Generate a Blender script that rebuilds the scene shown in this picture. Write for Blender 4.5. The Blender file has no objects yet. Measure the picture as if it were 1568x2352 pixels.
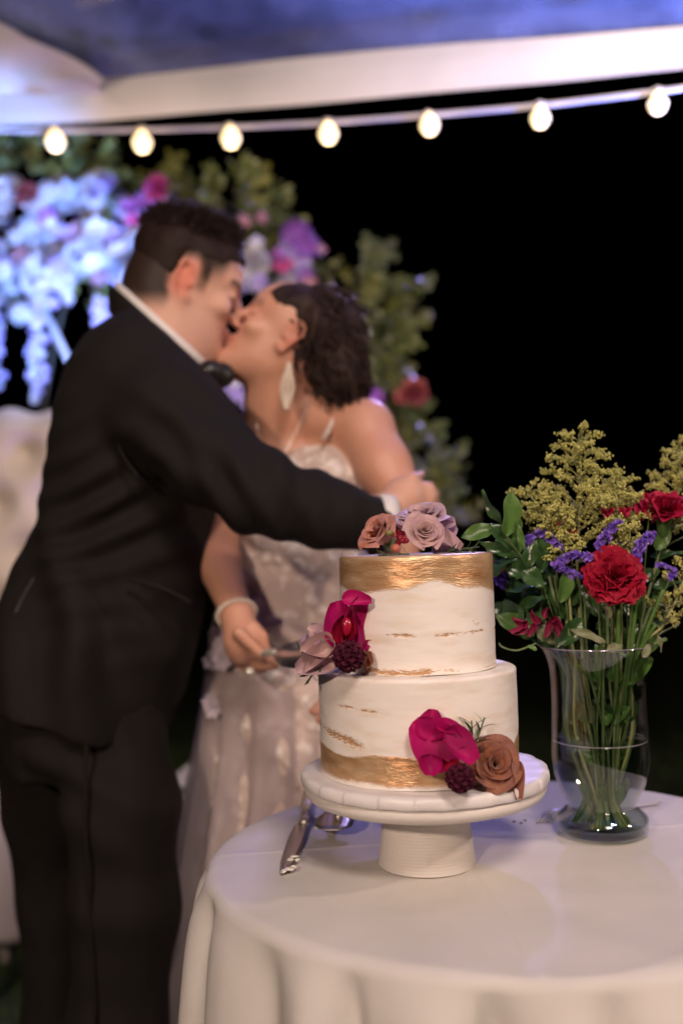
import bpy, math, random
import numpy as np
from mathutils import Vector, Matrix, Euler, noise as mnoise

rnd = random.Random(7)
npr = np.random.RandomState(11)
SC = bpy.context.scene
COL = SC.collection

# ------------------------------------------------------------------ camera
F = 2287.0            # focal length in pixels of a 1568 x 2352 view (35 mm lens, 36 mm tall frame)
CAMZ = 1.106
PITCH = math.radians(1.85)
ROLL = math.radians(1.7)
fwd = Vector((0, math.cos(PITCH), math.sin(PITCH)))
up0 = Vector((0, -math.sin(PITCH), math.cos(PITCH)))
rt0 = Vector((1, 0, 0))
cr, sr = math.cos(ROLL), math.sin(ROLL)
RT = rt0 * cr - up0 * sr
UP = up0 * cr + rt0 * sr
CAMP = Vector((0, 0, CAMZ))
cam = bpy.data.cameras.new('camera')
camo = bpy.data.objects.new('camera', cam)
COL.objects.link(camo)
m = Matrix((RT, UP, -fwd)).transposed().to_4x4()
m.translation = CAMP
camo.matrix_world = m
cam.sensor_fit = 'VERTICAL'
cam.sensor_height = 36
cam.lens = 35
cam.clip_start = 0.05
cam.clip_end = 300
cam.dof.use_dof = True
cam.dof.focus_distance = 1.07
cam.dof.aperture_fstop = 2.0
SC.camera = camo

# ------------------------------------------------------------------ world and light
w = bpy.data.worlds.new('World')
SC.world = w
w.use_nodes = True
nt = w.node_tree
bg = nt.nodes['Background']
sky = nt.nodes.new('ShaderNodeTexSky')
sky.sky_type = 'NISHITA'
sky.sun_disc = False
sky.sun_elevation = math.radians(-6)
sky.sun_rotation = math.radians(200)
nt.links.new(sky.outputs[0], bg.inputs[0])
bg.inputs[1].default_value = 0.05

SC.view_settings.view_transform = 'Standard'
SC.view_settings.look = 'None'
SC.view_settings.exposure = -0.4
SC.view_settings.gamma = 1
SC.view_settings.use_curve_mapping = False
SC.cycles.use_denoising = True
SC.cycles.max_bounces = 8
SC.cycles.diffuse_bounces = 3
SC.cycles.glossy_bounces = 4
SC.cycles.transparent_max_bounces = 24
SC.cycles.sample_clamp_indirect = 4
SC.cycles.caustics_reflective = False
SC.cycles.caustics_refractive = False


def spot(name, loc, target, power, color, size=60, radius=.1, blend=.6):
    l = bpy.data.lights.new(name, 'SPOT')
    l.energy = power
    l.color = color
    l.spot_size = math.radians(size)
    l.spot_blend = blend
    l.shadow_soft_size = radius
    o = bpy.data.objects.new(name, l)
    COL.objects.link(o)
    o.location = loc
    o.rotation_euler = (Vector(target) - Vector(loc)).to_track_quat('-Z', 'Y').to_euler()
    return o


WARM = (1, .75, .60)
spot('warm_stage_lamp', (-1.5, -2.55, 2.35), (-0.05, 1.4, 1.0), 450, WARM, 46, .10)
spot('warm_side_lamp', (1.75, 0.55, 1.85), (0.1, 1.25, 0.95), 62, (1, .77, .62), 60, .05)
spot('violet_wash_lamp', (0.9, 4.6, 3.1), (0.1, 1.3, 0.9), 300, (.42, .36, 1), 55, .12)
spot('blue_uplight_lamp', (-0.45, 2.35, 1.47), (-1.25, 3.2, 2.25), 320, (.20, .38, 1), 62, .08)
spot('blue_strand_fill_lamp', (-1.12, 3.045, 1.0), (-1.15, 3.12, 1.9), 26, (.20, .36, 1), 120, .03)  # added lamp hidden behind the sofa, brightens the hanging flower strands
spot('warm_fill_lamp', (0.5, -1.3, 3.1), (0.0, 1.4, 0.95), 310, (1, .80, .70), 52, .35)  # unseen fill added to soften shadows and lift the table front
spot('violet_uplight_lamp', (0.1, 2.45, 0.1), (-0.15, 3.2, 1.75), 110, (.40, .28, 1), 75, .08)
spot('garland_lamp', (0.9, 1.0, 2.6), (0.1, 3.2, 1.5), 165, (1, .78, .5), 60, .1)
spot('blue_roof_lamp', (1.1, 1.75, 1.2), (0.25, 1.5, 2.7), 760, (.16, .25, 1), 84, .1, .9)
spot('beam_fill_lamp', (1.0, 1.35, 1.6), (-0.3, 2.65, 2.22), 58, (1, .84, .76), 80, .1)  # unseen spot added to brighten the white edge beam
spot('beam_far_fill_lamp', (-1.25, 1.7, 1.75), (-0.9, 2.8, 2.28), 36, (1, .76, .58), 56, .1)  # unseen spot added to warm the drape and the beam's far end


# ------------------------------------------------------------------ helpers
def W(px, py, d):
    """the place seen at a point of the view, at depth d metres along the ground"""
    v = RT * ((px - 784) / F) + UP * ((1176 - py) / F) + fwd
    return CAMP + v * (d / v.y)


def onz(px, py, z):
    v = RT * ((px - 784) / F) + UP * ((1176 - py) / F) + fwd
    return CAMP + v * ((z - CAMZ) / v.z)


def m2(px, d):
    return px / F * d


def V3(p):
    return np.array([p[0], p[1], p[2]], float)


def vnoise(P, scale, seed=0):
    P = np.asarray(P, float) * scale + seed * 17.31
    i = np.floor(P).astype(np.int64)
    f = P - i
    f = f * f * (3 - 2 * f)

    def h(a, b, c):
        n = (a * 374761393 + b * 668265263 + c * 1274126177 + seed * 97) & 0x7fffffff
        n = (n ^ (n >> 13)) * 1274126177 & 0x7fffffff
        n = (n ^ (n >> 16)) & 0xffff
        return n / 32767.5 - 1
    r = 0
    for dx in (0, 1):
        for dy in (0, 1):
            for dz in (0, 1):
                wgt = (f[..., 0] if dx else 1 - f[..., 0]) * (f[..., 1] if dy else 1 - f[..., 1]) * (f[..., 2] if dz else 1 - f[..., 2])
                r = r + wgt * h(i[..., 0] + dx, i[..., 1] + dy, i[..., 2] + dz)
    return r


def fbm(P, scale, seed=0, octv=3):
    r, a = 0, 1
    for k in range(octv):
        r = r + a * vnoise(P, scale, seed + k)
        scale *= 2.1
        a *= .5
    return r


def sstep(a, b, x):
    t = np.clip((x - a) / (b - a), 0, 1)
    return t * t * (3 - 2 * t)


MATS = {}


def mat(name, color, rough=.6, metal=0, sss=0, color2=None, cscale=20, bump=0, bscale=60, bdist=.002,
        spec=.5, trans=0, sheen=0, attr=None, stretch=None, emit=None, coat=0, cmix=(.4, .6)):
    if name in MATS:
        return MATS[name]
    mt = bpy.data.materials.new(name)
    mt.use_nodes = True
    t = mt.node_tree
    N, L = t.nodes, t.links
    b = N['Principled BSDF']
    b.inputs['Base Color'].default_value = (*color, 1)
    b.inputs['Roughness'].default_value = rough
    b.inputs['Metallic'].default_value = metal
    b.inputs['Specular IOR Level'].default_value = spec
    if coat:
        b.inputs['Coat Weight'].default_value = coat
        b.inputs['Coat Roughness'].default_value = .15
    if sss:
        b.inputs['Subsurface Weight'].default_value = sss
        b.inputs['Subsurface Radius'].default_value = (.012, .005, .003)
        b.inputs['Subsurface Scale'].default_value = 1.0
    if sheen:
        b.inputs['Sheen Weight'].default_value = sheen
    if emit:
        b.inputs['Emission Color'].default_value = (*emit[0], 1)
        b.inputs['Emission Strength'].default_value = emit[1]
    tc = N.new('ShaderNodeTexCoord')
    vec = tc.outputs['Object']
    if stretch:
        mp = N.new('ShaderNodeMapping')
        mp.inputs['Scale'].default_value = stretch
        L.new(vec, mp.inputs[0])
        vec = mp.outputs[0]
    col_out = None
    if color2:
        nz = N.new('ShaderNodeTexNoise')
        nz.inputs['Scale'].default_value = cscale
        nz.inputs['Detail'].default_value = 5
        L.new(vec, nz.inputs['Vector'])
        cr_ = N.new('ShaderNodeValToRGB')
        cr_.color_ramp.elements[0].position = cmix[0]
        cr_.color_ramp.elements[1].position = cmix[1]
        cr_.color_ramp.elements[0].color = (*color, 1)
        cr_.color_ramp.elements[1].color = (*color2, 1)
        L.new(nz.outputs['Fac'], cr_.inputs[0])
        col_out = cr_.outputs[0]
        L.new(col_out, b.inputs['Base Color'])
    if attr:      # (attribute, colour) pairs mixed over the base
        cur = col_out
        for an, ac in attr:
            at = N.new('ShaderNodeAttribute')
            at.attribute_name = an
            mx = N.new('ShaderNodeMix')
            mx.data_type = 'RGBA'
            L.new(at.outputs['Fac'], mx.inputs[0])
            if cur is None:
                mx.inputs[6].default_value = (*color, 1)
            else:
                L.new(cur, mx.inputs[6])
            mx.inputs[7].default_value = (*ac, 1)
            cur = mx.outputs[2]
        L.new(cur, b.inputs['Base Color'])
    if bump:
        nb = N.new('ShaderNodeTexNoise')
        nb.inputs['Scale'].default_value = bscale
        nb.inputs['Detail'].default_value = 6
        L.new(vec, nb.inputs['Vector'])
        bp = N.new('ShaderNodeBump')
        bp.inputs['Strength'].default_value = bump
        bp.inputs['Distance'].default_value = bdist
        L.new(nb.outputs['Fac'], bp.inputs['Height'])
        L.new(bp.outputs[0], b.inputs['Normal'])
    if trans:
        tr = N.new('ShaderNodeBsdfTranslucent')
        src = b.inputs['Base Color']
        if src.is_linked:
            L.new(src.links[0].from_socket, tr.inputs[0])
        else:
            tr.inputs[0].default_value = (*color, 1)
        ms = N.new('ShaderNodeMixShader')
        ms.inputs[0].default_value = trans
        L.new(b.outputs[0], ms.inputs[1])
        L.new(tr.outputs[0], ms.inputs[2])
        L.new(ms.outputs[0], N['Material Output'].inputs[0])
    MATS[name] = mt
    return mt


def glassy(name, tint, frac, rough=.02, glow=None):
    """thin clear wall: see-through straight on, mirror-like at grazing angles"""
    mt = bpy.data.materials.new(name)
    mt.use_nodes = True
    t = mt.node_tree
    N, L = t.nodes, t.links
    N.remove(N['Principled BSDF'])
    tr = N.new('ShaderNodeBsdfTransparent')
    tr.inputs[0].default_value = (*tint, 1)
    gl = N.new('ShaderNodeBsdfGlossy')
    gl.inputs['Roughness'].default_value = rough
    gl.inputs[0].default_value = (1, 1, 1, 1)
    fr = N.new('ShaderNodeFresnel')
    ge = N.new('ShaderNodeNewGeometry')
    ir = N.new('ShaderNodeMapRange')       # the same reflectance met from either side of the wall
    ir.inputs['To Min'].default_value = frac
    ir.inputs['To Max'].default_value = 1 / frac
    L.new(ge.outputs['Backfacing'], ir.inputs[0])
    L.new(ir.outputs[0], fr.inputs[0])
    ms = N.new('ShaderNodeMixShader')
    L.new(fr.outputs[0], ms.inputs[0])
    L.new(tr.outputs[0], ms.inputs[1])
    L.new(gl.outputs[0], ms.inputs[2])
    L.new(ms.outputs[0], N['Material Output'].inputs[0])
    return mt


def mkmesh(name, verts, faces, mt=None, smooth=True, attrs=None):
    me = bpy.data.meshes.new(name)
    verts = np.asarray(verts, float)
    if isinstance(faces, np.ndarray) and faces.ndim == 2:
        n = faces.shape[1]
        me.vertices.add(len(verts))
        me.vertices.foreach_set('co', verts.ravel())
        me.loops.add(faces.size)
        me.loops.foreach_set('vertex_index', faces.ravel().astype(np.int32))
        me.polygons.add(len(faces))
        me.polygons.foreach_set('loop_start', np.arange(0, faces.size, n, dtype=np.int32))
        me.update(calc_edges=True)
    else:
        me.from_pydata([tuple(v) for v in verts], [], [tuple(int(i) for i in f) for f in faces])
    me.validate()
    if smooth:
        me.polygons.foreach_set('use_smooth', np.ones(len(me.polygons), bool))
    if mt:
        for x in (mt if isinstance(mt, (list, tuple)) else [mt]):
            me.materials.append(x)
    if attrs:
        for k, v in attrs.items():
            a = me.attributes.new(k, 'FLOAT', 'POINT')
            a.data.foreach_set('value', np.asarray(v, np.float32))
    me.update()
    return me


def root_loc(o):
    while o.parent:
        o = o.parent
    return V3(o.location)


def part(name, verts, faces, mt, parent, smooth=True, attrs=None, kind=None, label=None):
    """verts in world metres; the object keeps its thing's origin"""
    v = np.asarray(verts, float) - root_loc(parent)
    o = bpy.data.objects.new(name, mkmesh(name, v, faces, mt, smooth, attrs))
    COL.objects.link(o)
    o.parent = parent
    if kind:
        o['kind'] = kind
    if label:
        o['label'] = label
    return o


def thing(name, label, cat, loc, group=None):
    o = bpy.data.objects.new(name, None)
    COL.objects.link(o)
    o.empty_display_size = .02
    o.location = loc
    o['label'] = label
    o['category'] = cat
    if group:
        o['group'] = group
    return o


def single(name, label, cat, verts, faces, mt, loc, group=None, smooth=True, attrs=None):
    loc = V3(loc)
    o = bpy.data.objects.new(name, mkmesh(name, np.asarray(verts) - loc, faces, mt, smooth, attrs))
    COL.objects.link(o)
    o.location = loc
    o['label'] = label
    o['category'] = cat
    if group:
        o['group'] = group
    return o


def structure(name, verts, faces, mt, kind='structure', smooth=False):
    o = bpy.data.objects.new(name, mkmesh(name, verts, faces, mt, smooth))
    COL.objects.link(o)
    o['kind'] = kind
    return o


def inst(name, me, parent, mtx):
    o = bpy.data.objects.new(name, me)
    COL.objects.link(o)
    o.parent = parent
    o.matrix_local = mtx
    return o


class MB:
    def __init__(s):
        s.v, s.f, s.n = [], [], 0

    def add(s, v, f):
        v = np.asarray(v, float)
        s.v.append(v)
        s.f.extend([[i + s.n for i in q] for q in f])
        s.n += len(v)
        return s

    def V(s):
        return np.concatenate(s.v)


def grid_faces(nu, nv, wrap=False):
    f = []
    for i in range(nv - 1):
        for j in range(nu if wrap else nu - 1):
            k = (j + 1) % nu
            f.append((i * nu + j, i * nu + k, (i + 1) * nu + k, (i + 1) * nu + j))
    return f


def lathe(prof, n=64, c=(0, 0, 0), close=False):
    """prof: (radius, z) from one end to the other"""
    v = []
    for r, z in prof:
        for k in range(n):
            a = 2 * math.pi * k / n
            v.append((c[0] + r * math.cos(a), c[1] + r * math.sin(a), c[2] + z))
    f = grid_faces(n, len(prof), True)
    if close:
        L_ = (len(prof) - 1) * n
        f += [tuple(range(n - 1, -1, -1)), tuple(L_ + k for k in range(n))]
    return np.array(v), f


def smoothprof(pts, k=4):
    out = []
    n = len(pts)
    for i in range(n - 1):
        p0, p1, p2, p3 = pts[max(i - 1, 0)], pts[i], pts[i + 1], pts[min(i + 2, n - 1)]
        for j in range(k):
            t = j / k
            out.append(tuple(.5 * ((2 * p1[a]) + (-p0[a] + p2[a]) * t + (2 * p0[a] - 5 * p1[a] + 4 * p2[a] - p3[a]) * t * t + (-p0[a] + 3 * p1[a] - 3 * p2[a] + p3[a]) * t ** 3) for a in range(len(p1))))
    out.append(tuple(pts[-1]))
    return out


def tube(path, r, n=8, caps=True, flat=None):
    P = [Vector(p) for p in path]
    R = r if hasattr(r, '__len__') else [r] * len(P)
    v, f = [], []
    t = (P[1] - P[0]).normalized()
    x = t.orthogonal().normalized()
    for i, p in enumerate(P):
        t2 = (P[min(i + 1, len(P) - 1)] - P[max(i - 1, 0)]).normalized()
        x = (x - t2 * x.dot(t2)).normalized()
        y = t2.cross(x)
        for k in range(n):
            a = 2 * math.pi * k / n
            q = p + (x * math.cos(a) + y * math.sin(a)) * R[i]
            v.append(tuple(q))
    f = grid_faces(n, len(P), True)
    if caps:
        f += [tuple(range(n - 1, -1, -1)), tuple((len(P) - 1) * n + k for k in range(n))]
    return np.array(v), f


def curve(pts, k=6):
    return smoothprof([tuple(p) for p in pts], k)


def ellipsoid(c, r, nu=12, nv=8, M=None):
    v = []
    for i in range(nv + 1):
        ph = math.pi * i / nv
        for j in range(nu):
            a = 2 * math.pi * j / nu
            p = Vector((r[0] * math.sin(ph) * math.cos(a), r[1] * math.sin(ph) * math.sin(a), r[2] * math.cos(ph)))
            if M:
                p = M @ p
            v.append(tuple(p + Vector(c)))
    f = [q[::-1] for q in grid_faces(nu, nv + 1, True)]
    return np.array(v), f


def box(c, s, bev=0):
    x, y, z = [a / 2 for a in s]
    v = [(c[0] + i * x, c[1] + j * y, c[2] + k * z) for i in (-1, 1) for j in (-1, 1) for k in (-1, 1)]
    f = [(0, 1, 3, 2), (4, 6, 7, 5), (0, 4, 5, 1), (2, 3, 7, 6), (0, 2, 6, 4), (1, 5, 7, 3)]
    return np.array(v), f


def frame_to(n, upish=(0, 0, 1), loc=(0, 0, 0), s=1):
    """matrix whose local Z points along n"""
    z = Vector(n).normalized()
    u = Vector(upish)
    x = u.cross(z)
    if x.length < 1e-4:
        x = z.orthogonal()
    x.normalize()
    y = z.cross(x)
    M = Matrix((x, y, z)).transposed().to_4x4()
    return Matrix.Translation(loc) @ M @ Matrix.Scale(s, 4)


# ---- distance-field modelling: limbs and cloth blended into one surface
class Field:
    def __init__(s, lo, hi, h):
        s.lo = np.array(lo, float)
        s.h = h
        s.n = np.ceil((np.array(hi) - s.lo) / h).astype(int) + 1
        s.F = np.full(tuple(s.n), 1.0, np.float32)

    def pts(s, a=None, b=None):
        a = np.zeros(3, int) if a is None else a
        b = s.n if b is None else b
        ax = [s.lo[i] + s.h * np.arange(a[i], b[i]) for i in range(3)]
        return np.meshgrid(*ax, indexing='ij')

    def put(s, fn, lo, hi, k=.02, op='u'):
        a = np.clip(((np.array(lo) - s.lo) / s.h).astype(int) - 1, 0, s.n)
        b = np.clip(((np.array(hi) - s.lo) / s.h).astype(int) + 2, 0, s.n)
        if np.any(b <= a):
            return s
        X, Y, Z = s.pts(a, b)
        d = fn(X, Y, Z).astype(np.float32)
        sl = tuple(slice(a[i], b[i]) for i in range(3))
        o = s.F[sl]
        if op == 'u':
            if k > 0:
                hh = np.clip(.5 + .5 * (o - d) / k, 0, 1)
                r = o * (1 - hh) + d * hh - k * hh * (1 - hh)
            else:
                r = np.minimum(o, d)
        elif op == 'i':
            r = np.maximum(o, d)
        else:
            hh = np.clip(.5 - .5 * (o + d) / k, 0, 1)
            r = o * (1 - hh) - d * hh + k * hh * (1 - hh)
        s.F[sl] = r
        return s

    def cap(s, p, q, r1, r2=None, k=.02, op='u'):
        r2 = r1 if r2 is None else r2
        p, q = V3(p), V3(q)
        d = q - p
        L2 = max(d @ d, 1e-9)

        def fn(X, Y, Z):
            t = np.clip(((X - p[0]) * d[0] + (Y - p[1]) * d[1] + (Z - p[2]) * d[2]) / L2, 0, 1)
            return np.sqrt((X - p[0] - t * d[0]) ** 2 + (Y - p[1] - t * d[1]) ** 2 + (Z - p[2] - t * d[2]) ** 2) - (r1 + (r2 - r1) * t)
        R = max(r1, r2) + k + 2 * s.h
        return s.put(fn, np.minimum(p, q) - R, np.maximum(p, q) + R, k, op)

    def chain(s, pts, rs, k=.02):
        for i in range(len(pts) - 1):
            s.cap(pts[i], pts[i + 1], rs[i], rs[i + 1], k)
        return s

    def ell(s, c, r, A=None, k=.02, op='u'):
        """A: 3x3 rows = local axes in world"""
        c, r = V3(c), np.array(r, float)
        A = np.eye(3) if A is None else np.array([V3(a) for a in A])

        def fn(X, Y, Z):
            x, y, z = X - c[0], Y - c[1], Z - c[2]
            l = [(A[i][0] * x + A[i][1] * y + A[i][2] * z) / r[i] for i in range(3)]
            k0 = np.sqrt(l[0] ** 2 + l[1] ** 2 + l[2] ** 2)
            k1 = np.sqrt((l[0] / r[0]) ** 2 + (l[1] / r[1]) ** 2 + (l[2] / r[2]) ** 2)
            return k0 * (k0 - 1) / np.maximum(k1, 1e-6)
        R = r.max() + k + 2 * s.h
        return s.put(fn, c - R, c + R, k, op)

    def stack(s, levels, k=.02, op='u', grow=0, wob=None, pw=2.0):
        """levels: (z, cx, cy, rx, ry) rising; an upright loft of ovals"""
        L_ = np.array(sorted(levels))
        z0, z1 = L_[0, 0], L_[-1, 0]

        def fn(X, Y, Z):
            cx, cy, rx, ry = [np.interp(Z, L_[:, 0], L_[:, i]) for i in (1, 2, 3, 4)]
            if wob is not None:
                g = wob(X - cx, Y - cy, Z)
                rx, ry = rx + g, ry + g
            rx, ry = rx + grow, ry + grow
            q = (np.abs((X - cx) / rx) ** pw + np.abs((Y - cy) / ry) ** pw) ** (1 / pw)
            d = (q - 1) * np.minimum(rx, ry)
            dz = np.maximum(z0 - Z, Z - z1)
            return np.maximum(d, dz)
        R = max(L_[:, 3].max(), L_[:, 4].max()) + .08
        return s.put(fn, [L_[:, 1].min() - R, L_[:, 2].min() - R, z0 - .03], [L_[:, 1].max() + R, L_[:, 2].max() + R, z1 + .03], k, op)

    def half(s, p, n):
        """keep the side of the plane that n points away from"""
        p, n = V3(p), V3(Vector(n).normalized())
        X, Y, Z = s.pts()
        d = ((X - p[0]) * n[0] + (Y - p[1]) * n[1] + (Z - p[2]) * n[2]).astype(np.float32)
        s.F = np.maximum(s.F, d)
        return s

    def mesh(s, smooth=1):
        Fv = s.F.copy()
        Fv[0], Fv[-1] = 1, 1
        Fv[:, 0], Fv[:, -1] = 1, 1
        Fv[:, :, 0], Fv[:, :, -1] = 1, 1
        ins = Fv < 0
        c = np.zeros(tuple(s.n - 1), np.int8)
        for a in (0, 1):
            for b in (0, 1):
                for e in (0, 1):
                    c += ins[a:s.n[0] - 1 + a, b:s.n[1] - 1 + b, e:s.n[2] - 1 + e]
        act = np.argwhere((c > 0) & (c < 8))
        if not len(act):
            return np.zeros((0, 3)), np.zeros((0, 4), int)
        idx = np.full(tuple(s.n - 1), -1, np.int64)
        idx[act[:, 0], act[:, 1], act[:, 2]] = np.arange(len(act))
        acc = np.zeros((len(act), 3))
        cnt = np.zeros(len(act))
        cs = [(a, b, e) for a in (0, 1) for b in (0, 1) for e in (0, 1)]
        for i, A in enumerate(cs):
            for B in cs[i + 1:]:
                if sum(abs(A[q] - B[q]) for q in range(3)) != 1:
                    continue
                fa = Fv[act[:, 0] + A[0], act[:, 1] + A[1], act[:, 2] + A[2]].astype(float)
                fb = Fv[act[:, 0] + B[0], act[:, 1] + B[1], act[:, 2] + B[2]].astype(float)
                mk = (fa < 0) != (fb < 0)
                t = np.where(mk, fa / np.where(mk, fa - fb, 1), 0)
                p = np.array(A) + t[:, None] * (np.array(B) - np.array(A))
                acc += p * mk[:, None]
                cnt += mk
        vv = act + acc / cnt[:, None]
        quads = []
        for ax in range(3):
            sa = [slice(1, None)] * 3
            lo = [slice(1, s.n[i] - 1) for i in range(3)]
            hi = list(lo)
            lo[ax] = slice(0, s.n[ax] - 1)
            hi[ax] = slice(1, s.n[ax])
            A, B = ins[tuple(lo)], ins[tuple(hi)]
            e = np.argwhere(A != B)
            off = np.array([1, 1, 1])
            off[ax] = 0
            base = e + off
            u, v_ = [(1, 2), (2, 0), (0, 1)][ax]
            du, dv = np.zeros(3, int), np.zeros(3, int)
            du[u], dv[v_] = 1, 1
            q = [base - du - dv, base - dv, base, base - du]
            q = np.stack([idx[p[:, 0], p[:, 1], p[:, 2]] for p in q], 1)
            flip = ~A[e[:, 0], e[:, 1], e[:, 2]]
            q[flip] = q[flip][:, ::-1]
            quads.append(q)
        Q = np.concatenate(quads)
        Q = Q[(Q >= 0).all(1)]
        for _ in range(smooth):
            S = np.zeros_like(vv)
            N_ = np.zeros(len(vv))
            for a, b in ((0, 1), (1, 2), (2, 3), (3, 0)):
                np.add.at(S, Q[:, a], vv[Q[:, b]])
                np.add.at(S, Q[:, b], vv[Q[:, a]])
                np.add.at(N_, Q[:, a], 1)
                np.add.at(N_, Q[:, b], 1)
            vv = vv * .5 + .5 * S / np.maximum(N_, 1)[:, None]
        return s.lo + vv * s.h, Q


def displace(v, q, fn):
    """move vertices along their normals by fn(points, normals)"""
    n = np.zeros_like(v)
    fn_ = np.cross(v[q[:, 2]] - v[q[:, 0]], v[q[:, 3]] - v[q[:, 1]])
    for k in range(4):
        np.add.at(n, q[:, k], fn_)
    n /= np.maximum(np.linalg.norm(n, axis=1), 1e-12)[:, None]
    return v + n * fn(v, n)[:, None]


# ---- petals and leaves
def patch(fn, nu=7, nv=7):
    v = [fn(-1 + 2 * j / (nu - 1), i / (nv - 1)) for i in range(nv) for j in range(nu)]
    return np.array(v), grid_faces(nu, nv)


def leaf_mesh(name, mt, L=1., Wd=.4, fold=.25, bend=.3, tip=1.0, nu=5, nv=9, wave=0, seed=0):
    def fn(u, v):
        wd = Wd / 2 * (math.sin(math.pi * min(1, v ** (.8 * tip))) ** .8 if 0 < v < 1 else 0) + .004
        x = u * wd
        z = fold * abs(u) * wd - bend * v * v * L + wave * math.sin(v * 9 + seed + u * 2) * abs(u) * .06
        return (x, v * L * (1 - .15 * bend * v), z)
    return mkmesh(name, *patch(fn, nu, nv), mt)
# ================================================================== the place
TZ = 0.75
cloth_mat = mat('table_linen', (.65, .615, .575), .98, spec=0, bump=.45, bscale=700, bdist=.0008, sheen=.0, color2=(.61, .575, .535), cscale=9)

# ---- ground
grass_base = mat('grass_soil', (.022, .035, .012), .95, color2=(.045, .07, .02), cscale=14, bump=.8, bscale=90, bdist=.02)
gv, gf = [], []
structure('ground', [(-120, -40, 0), (120, -40, 0), (120, 160, 0), (-120, 160, 0)], [(0, 1, 2, 3)], grass_base)
gb = MB()
for i in range(9000):
    x = rnd.uniform(-2.6, .2) if i % 3 else rnd.uniform(-2.6, 2.6)
    y = rnd.uniform(1.9, 5.5)
    h = rnd.uniform(.03, .075)
    a = rnd.uniform(0, 6.28)
    dx, dy = math.cos(a) * .004, math.sin(a) * .004
    lx, ly = rnd.uniform(-.03, .03), rnd.uniform(-.03, .03)
    gb.add([(x - dx, y - dy, 0), (x + dx, y + dy, 0), (x + lx * .4, y + ly * .4, h * .6), (x + lx, y + ly, h)], [(0, 1, 2), (0, 2, 3)])
structure('grass', gb.V(), gb.f, mat('grass_blades', (.05, .10, .02), .6, color2=(.09, .13, .03), cscale=5), 'stuff')

# ---- round table and cloth
TC = Vector((.181, 1.156, 0))
TR = .345
tb = thing('round_table', 'small round table hidden under the white cloth below the cake', 'table', (TC.x, TC.y, 0))
wood = mat('table_wood', (.25, .16, .09), .6)
v, f = lathe([(.001, .720), (TR - .032, .720), (TR - .030, .724), (TR - .030, .738), (TR - .032, .741), (.001, .741)], 72, TC)
part('tabletop', v, f, wood, tb)
v, f = lathe([(.03, .03), (.03, .72)], 20, TC, True)
part('pedestal', v, f, wood, tb)
v, f = lathe([(.24, 0), (.24, .012), (.05, .03)], 40, TC, True)
part('foot', v, f, wood, tb)

nth, rings = 480, []
radii = list(np.linspace(0.0005, TR - .012, 60))
th = np.linspace(0, 2 * math.pi, nth, endpoint=False)
fa = [(-2.62, .026, .17), (-2.25, .03, .10), (-1.93, .034, .13), (-1.62, .022, .10), (-1.36, .026, .12), (-1.02, .036, .12), (-.70, .02, .1),
      (-2.95, .03, .12), (-3.2 + 6.283, .03, .1), (-.35, .03, .12), (0.05, .03, .15), (.5, .03, .15), (1.0, .03, .15), (1.5, .03, .15), (2.0, .03, .15), (2.5, .03, .15)]
wave_ = np.zeros(nth)
for a0, amp, wd in fa:
    d_ = (th - a0 + math.pi) % (2 * math.pi) - math.pi
    wave_ += .78 * amp * (np.exp(-(d_ / (wd * .8)) ** 2) - .9 * np.exp(-((d_ - wd * 1.15) / (wd * .38)) ** 2))
V_ = []
for r in radii:
    P = np.stack([TC.x + r * np.cos(th), TC.y + r * np.sin(th), np.zeros(nth)], 1)
    z = TZ + .0011 * fbm(P, 6, 3) + .0005 * vnoise(P, 22, 9) + .0005
    # pressed fold lines running across the top
    for (ax, ay, c0) in ((.995, .10, .235), (-.12, .993, 1.175)):
        dd = P[:, 0] * ax + P[:, 1] * ay - c0
        z = z + .0013 * np.exp(-(dd / .0035) ** 2)
    dd = (P[:, 0] - .29) * .5 + (P[:, 1] - .86) * -.86
    z = z + .0011 * np.exp(-(dd / .006) ** 2) * (r > .1)
    V_.append(np.stack([P[:, 0], P[:, 1], z], 1))
for s_ in np.linspace(0, 1, 7)[1:]:
    a = s_ * math.pi / 2
    rr = TR - .012 + .013 * math.sin(a)
    z = TZ - .013 * (1 - math.cos(a))
    rr = rr + wave_ * .10 * s_ ** 2
    V_.append(np.stack([TC.x + rr * np.cos(th), TC.y + rr * np.sin(th), np.full(nth, z)], 1))
for s_ in np.linspace(0, 1, 46)[1:]:
    z = TZ - .013 - s_ * .70
    g = (1 - math.exp(-s_ * 32)) * (.75 + .8 * s_)
    tw = th + .10 * s_
    rr = TR + .001 + wave_ * .10 * math.exp(-s_ * 32) + .035 * s_ + .004 * (1 - math.exp(-s_ * 20)) + wave_ * g
    rr = np.maximum(rr, TR - .020 + .02 * s_)
    P = np.stack([TC.x + rr * np.cos(tw), TC.y + rr * np.sin(tw), np.full(nth, z)], 1)
    rr = rr + .0035 * fbm(P * np.array([1, 1, .4]), 11, 5) * min(1, s_ * 14)
    V_.append(np.stack([TC.x + rr * np.cos(tw), TC.y + rr * np.sin(tw), np.full(nth, z)], 1))
single('tablecloth', 'white round tablecloth draped in soft folds over the cake table', 'tablecloth', np.concatenate(V_), grid_faces(nth, len(V_), True), cloth_mat, (TC.x, TC.y, TZ))

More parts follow.
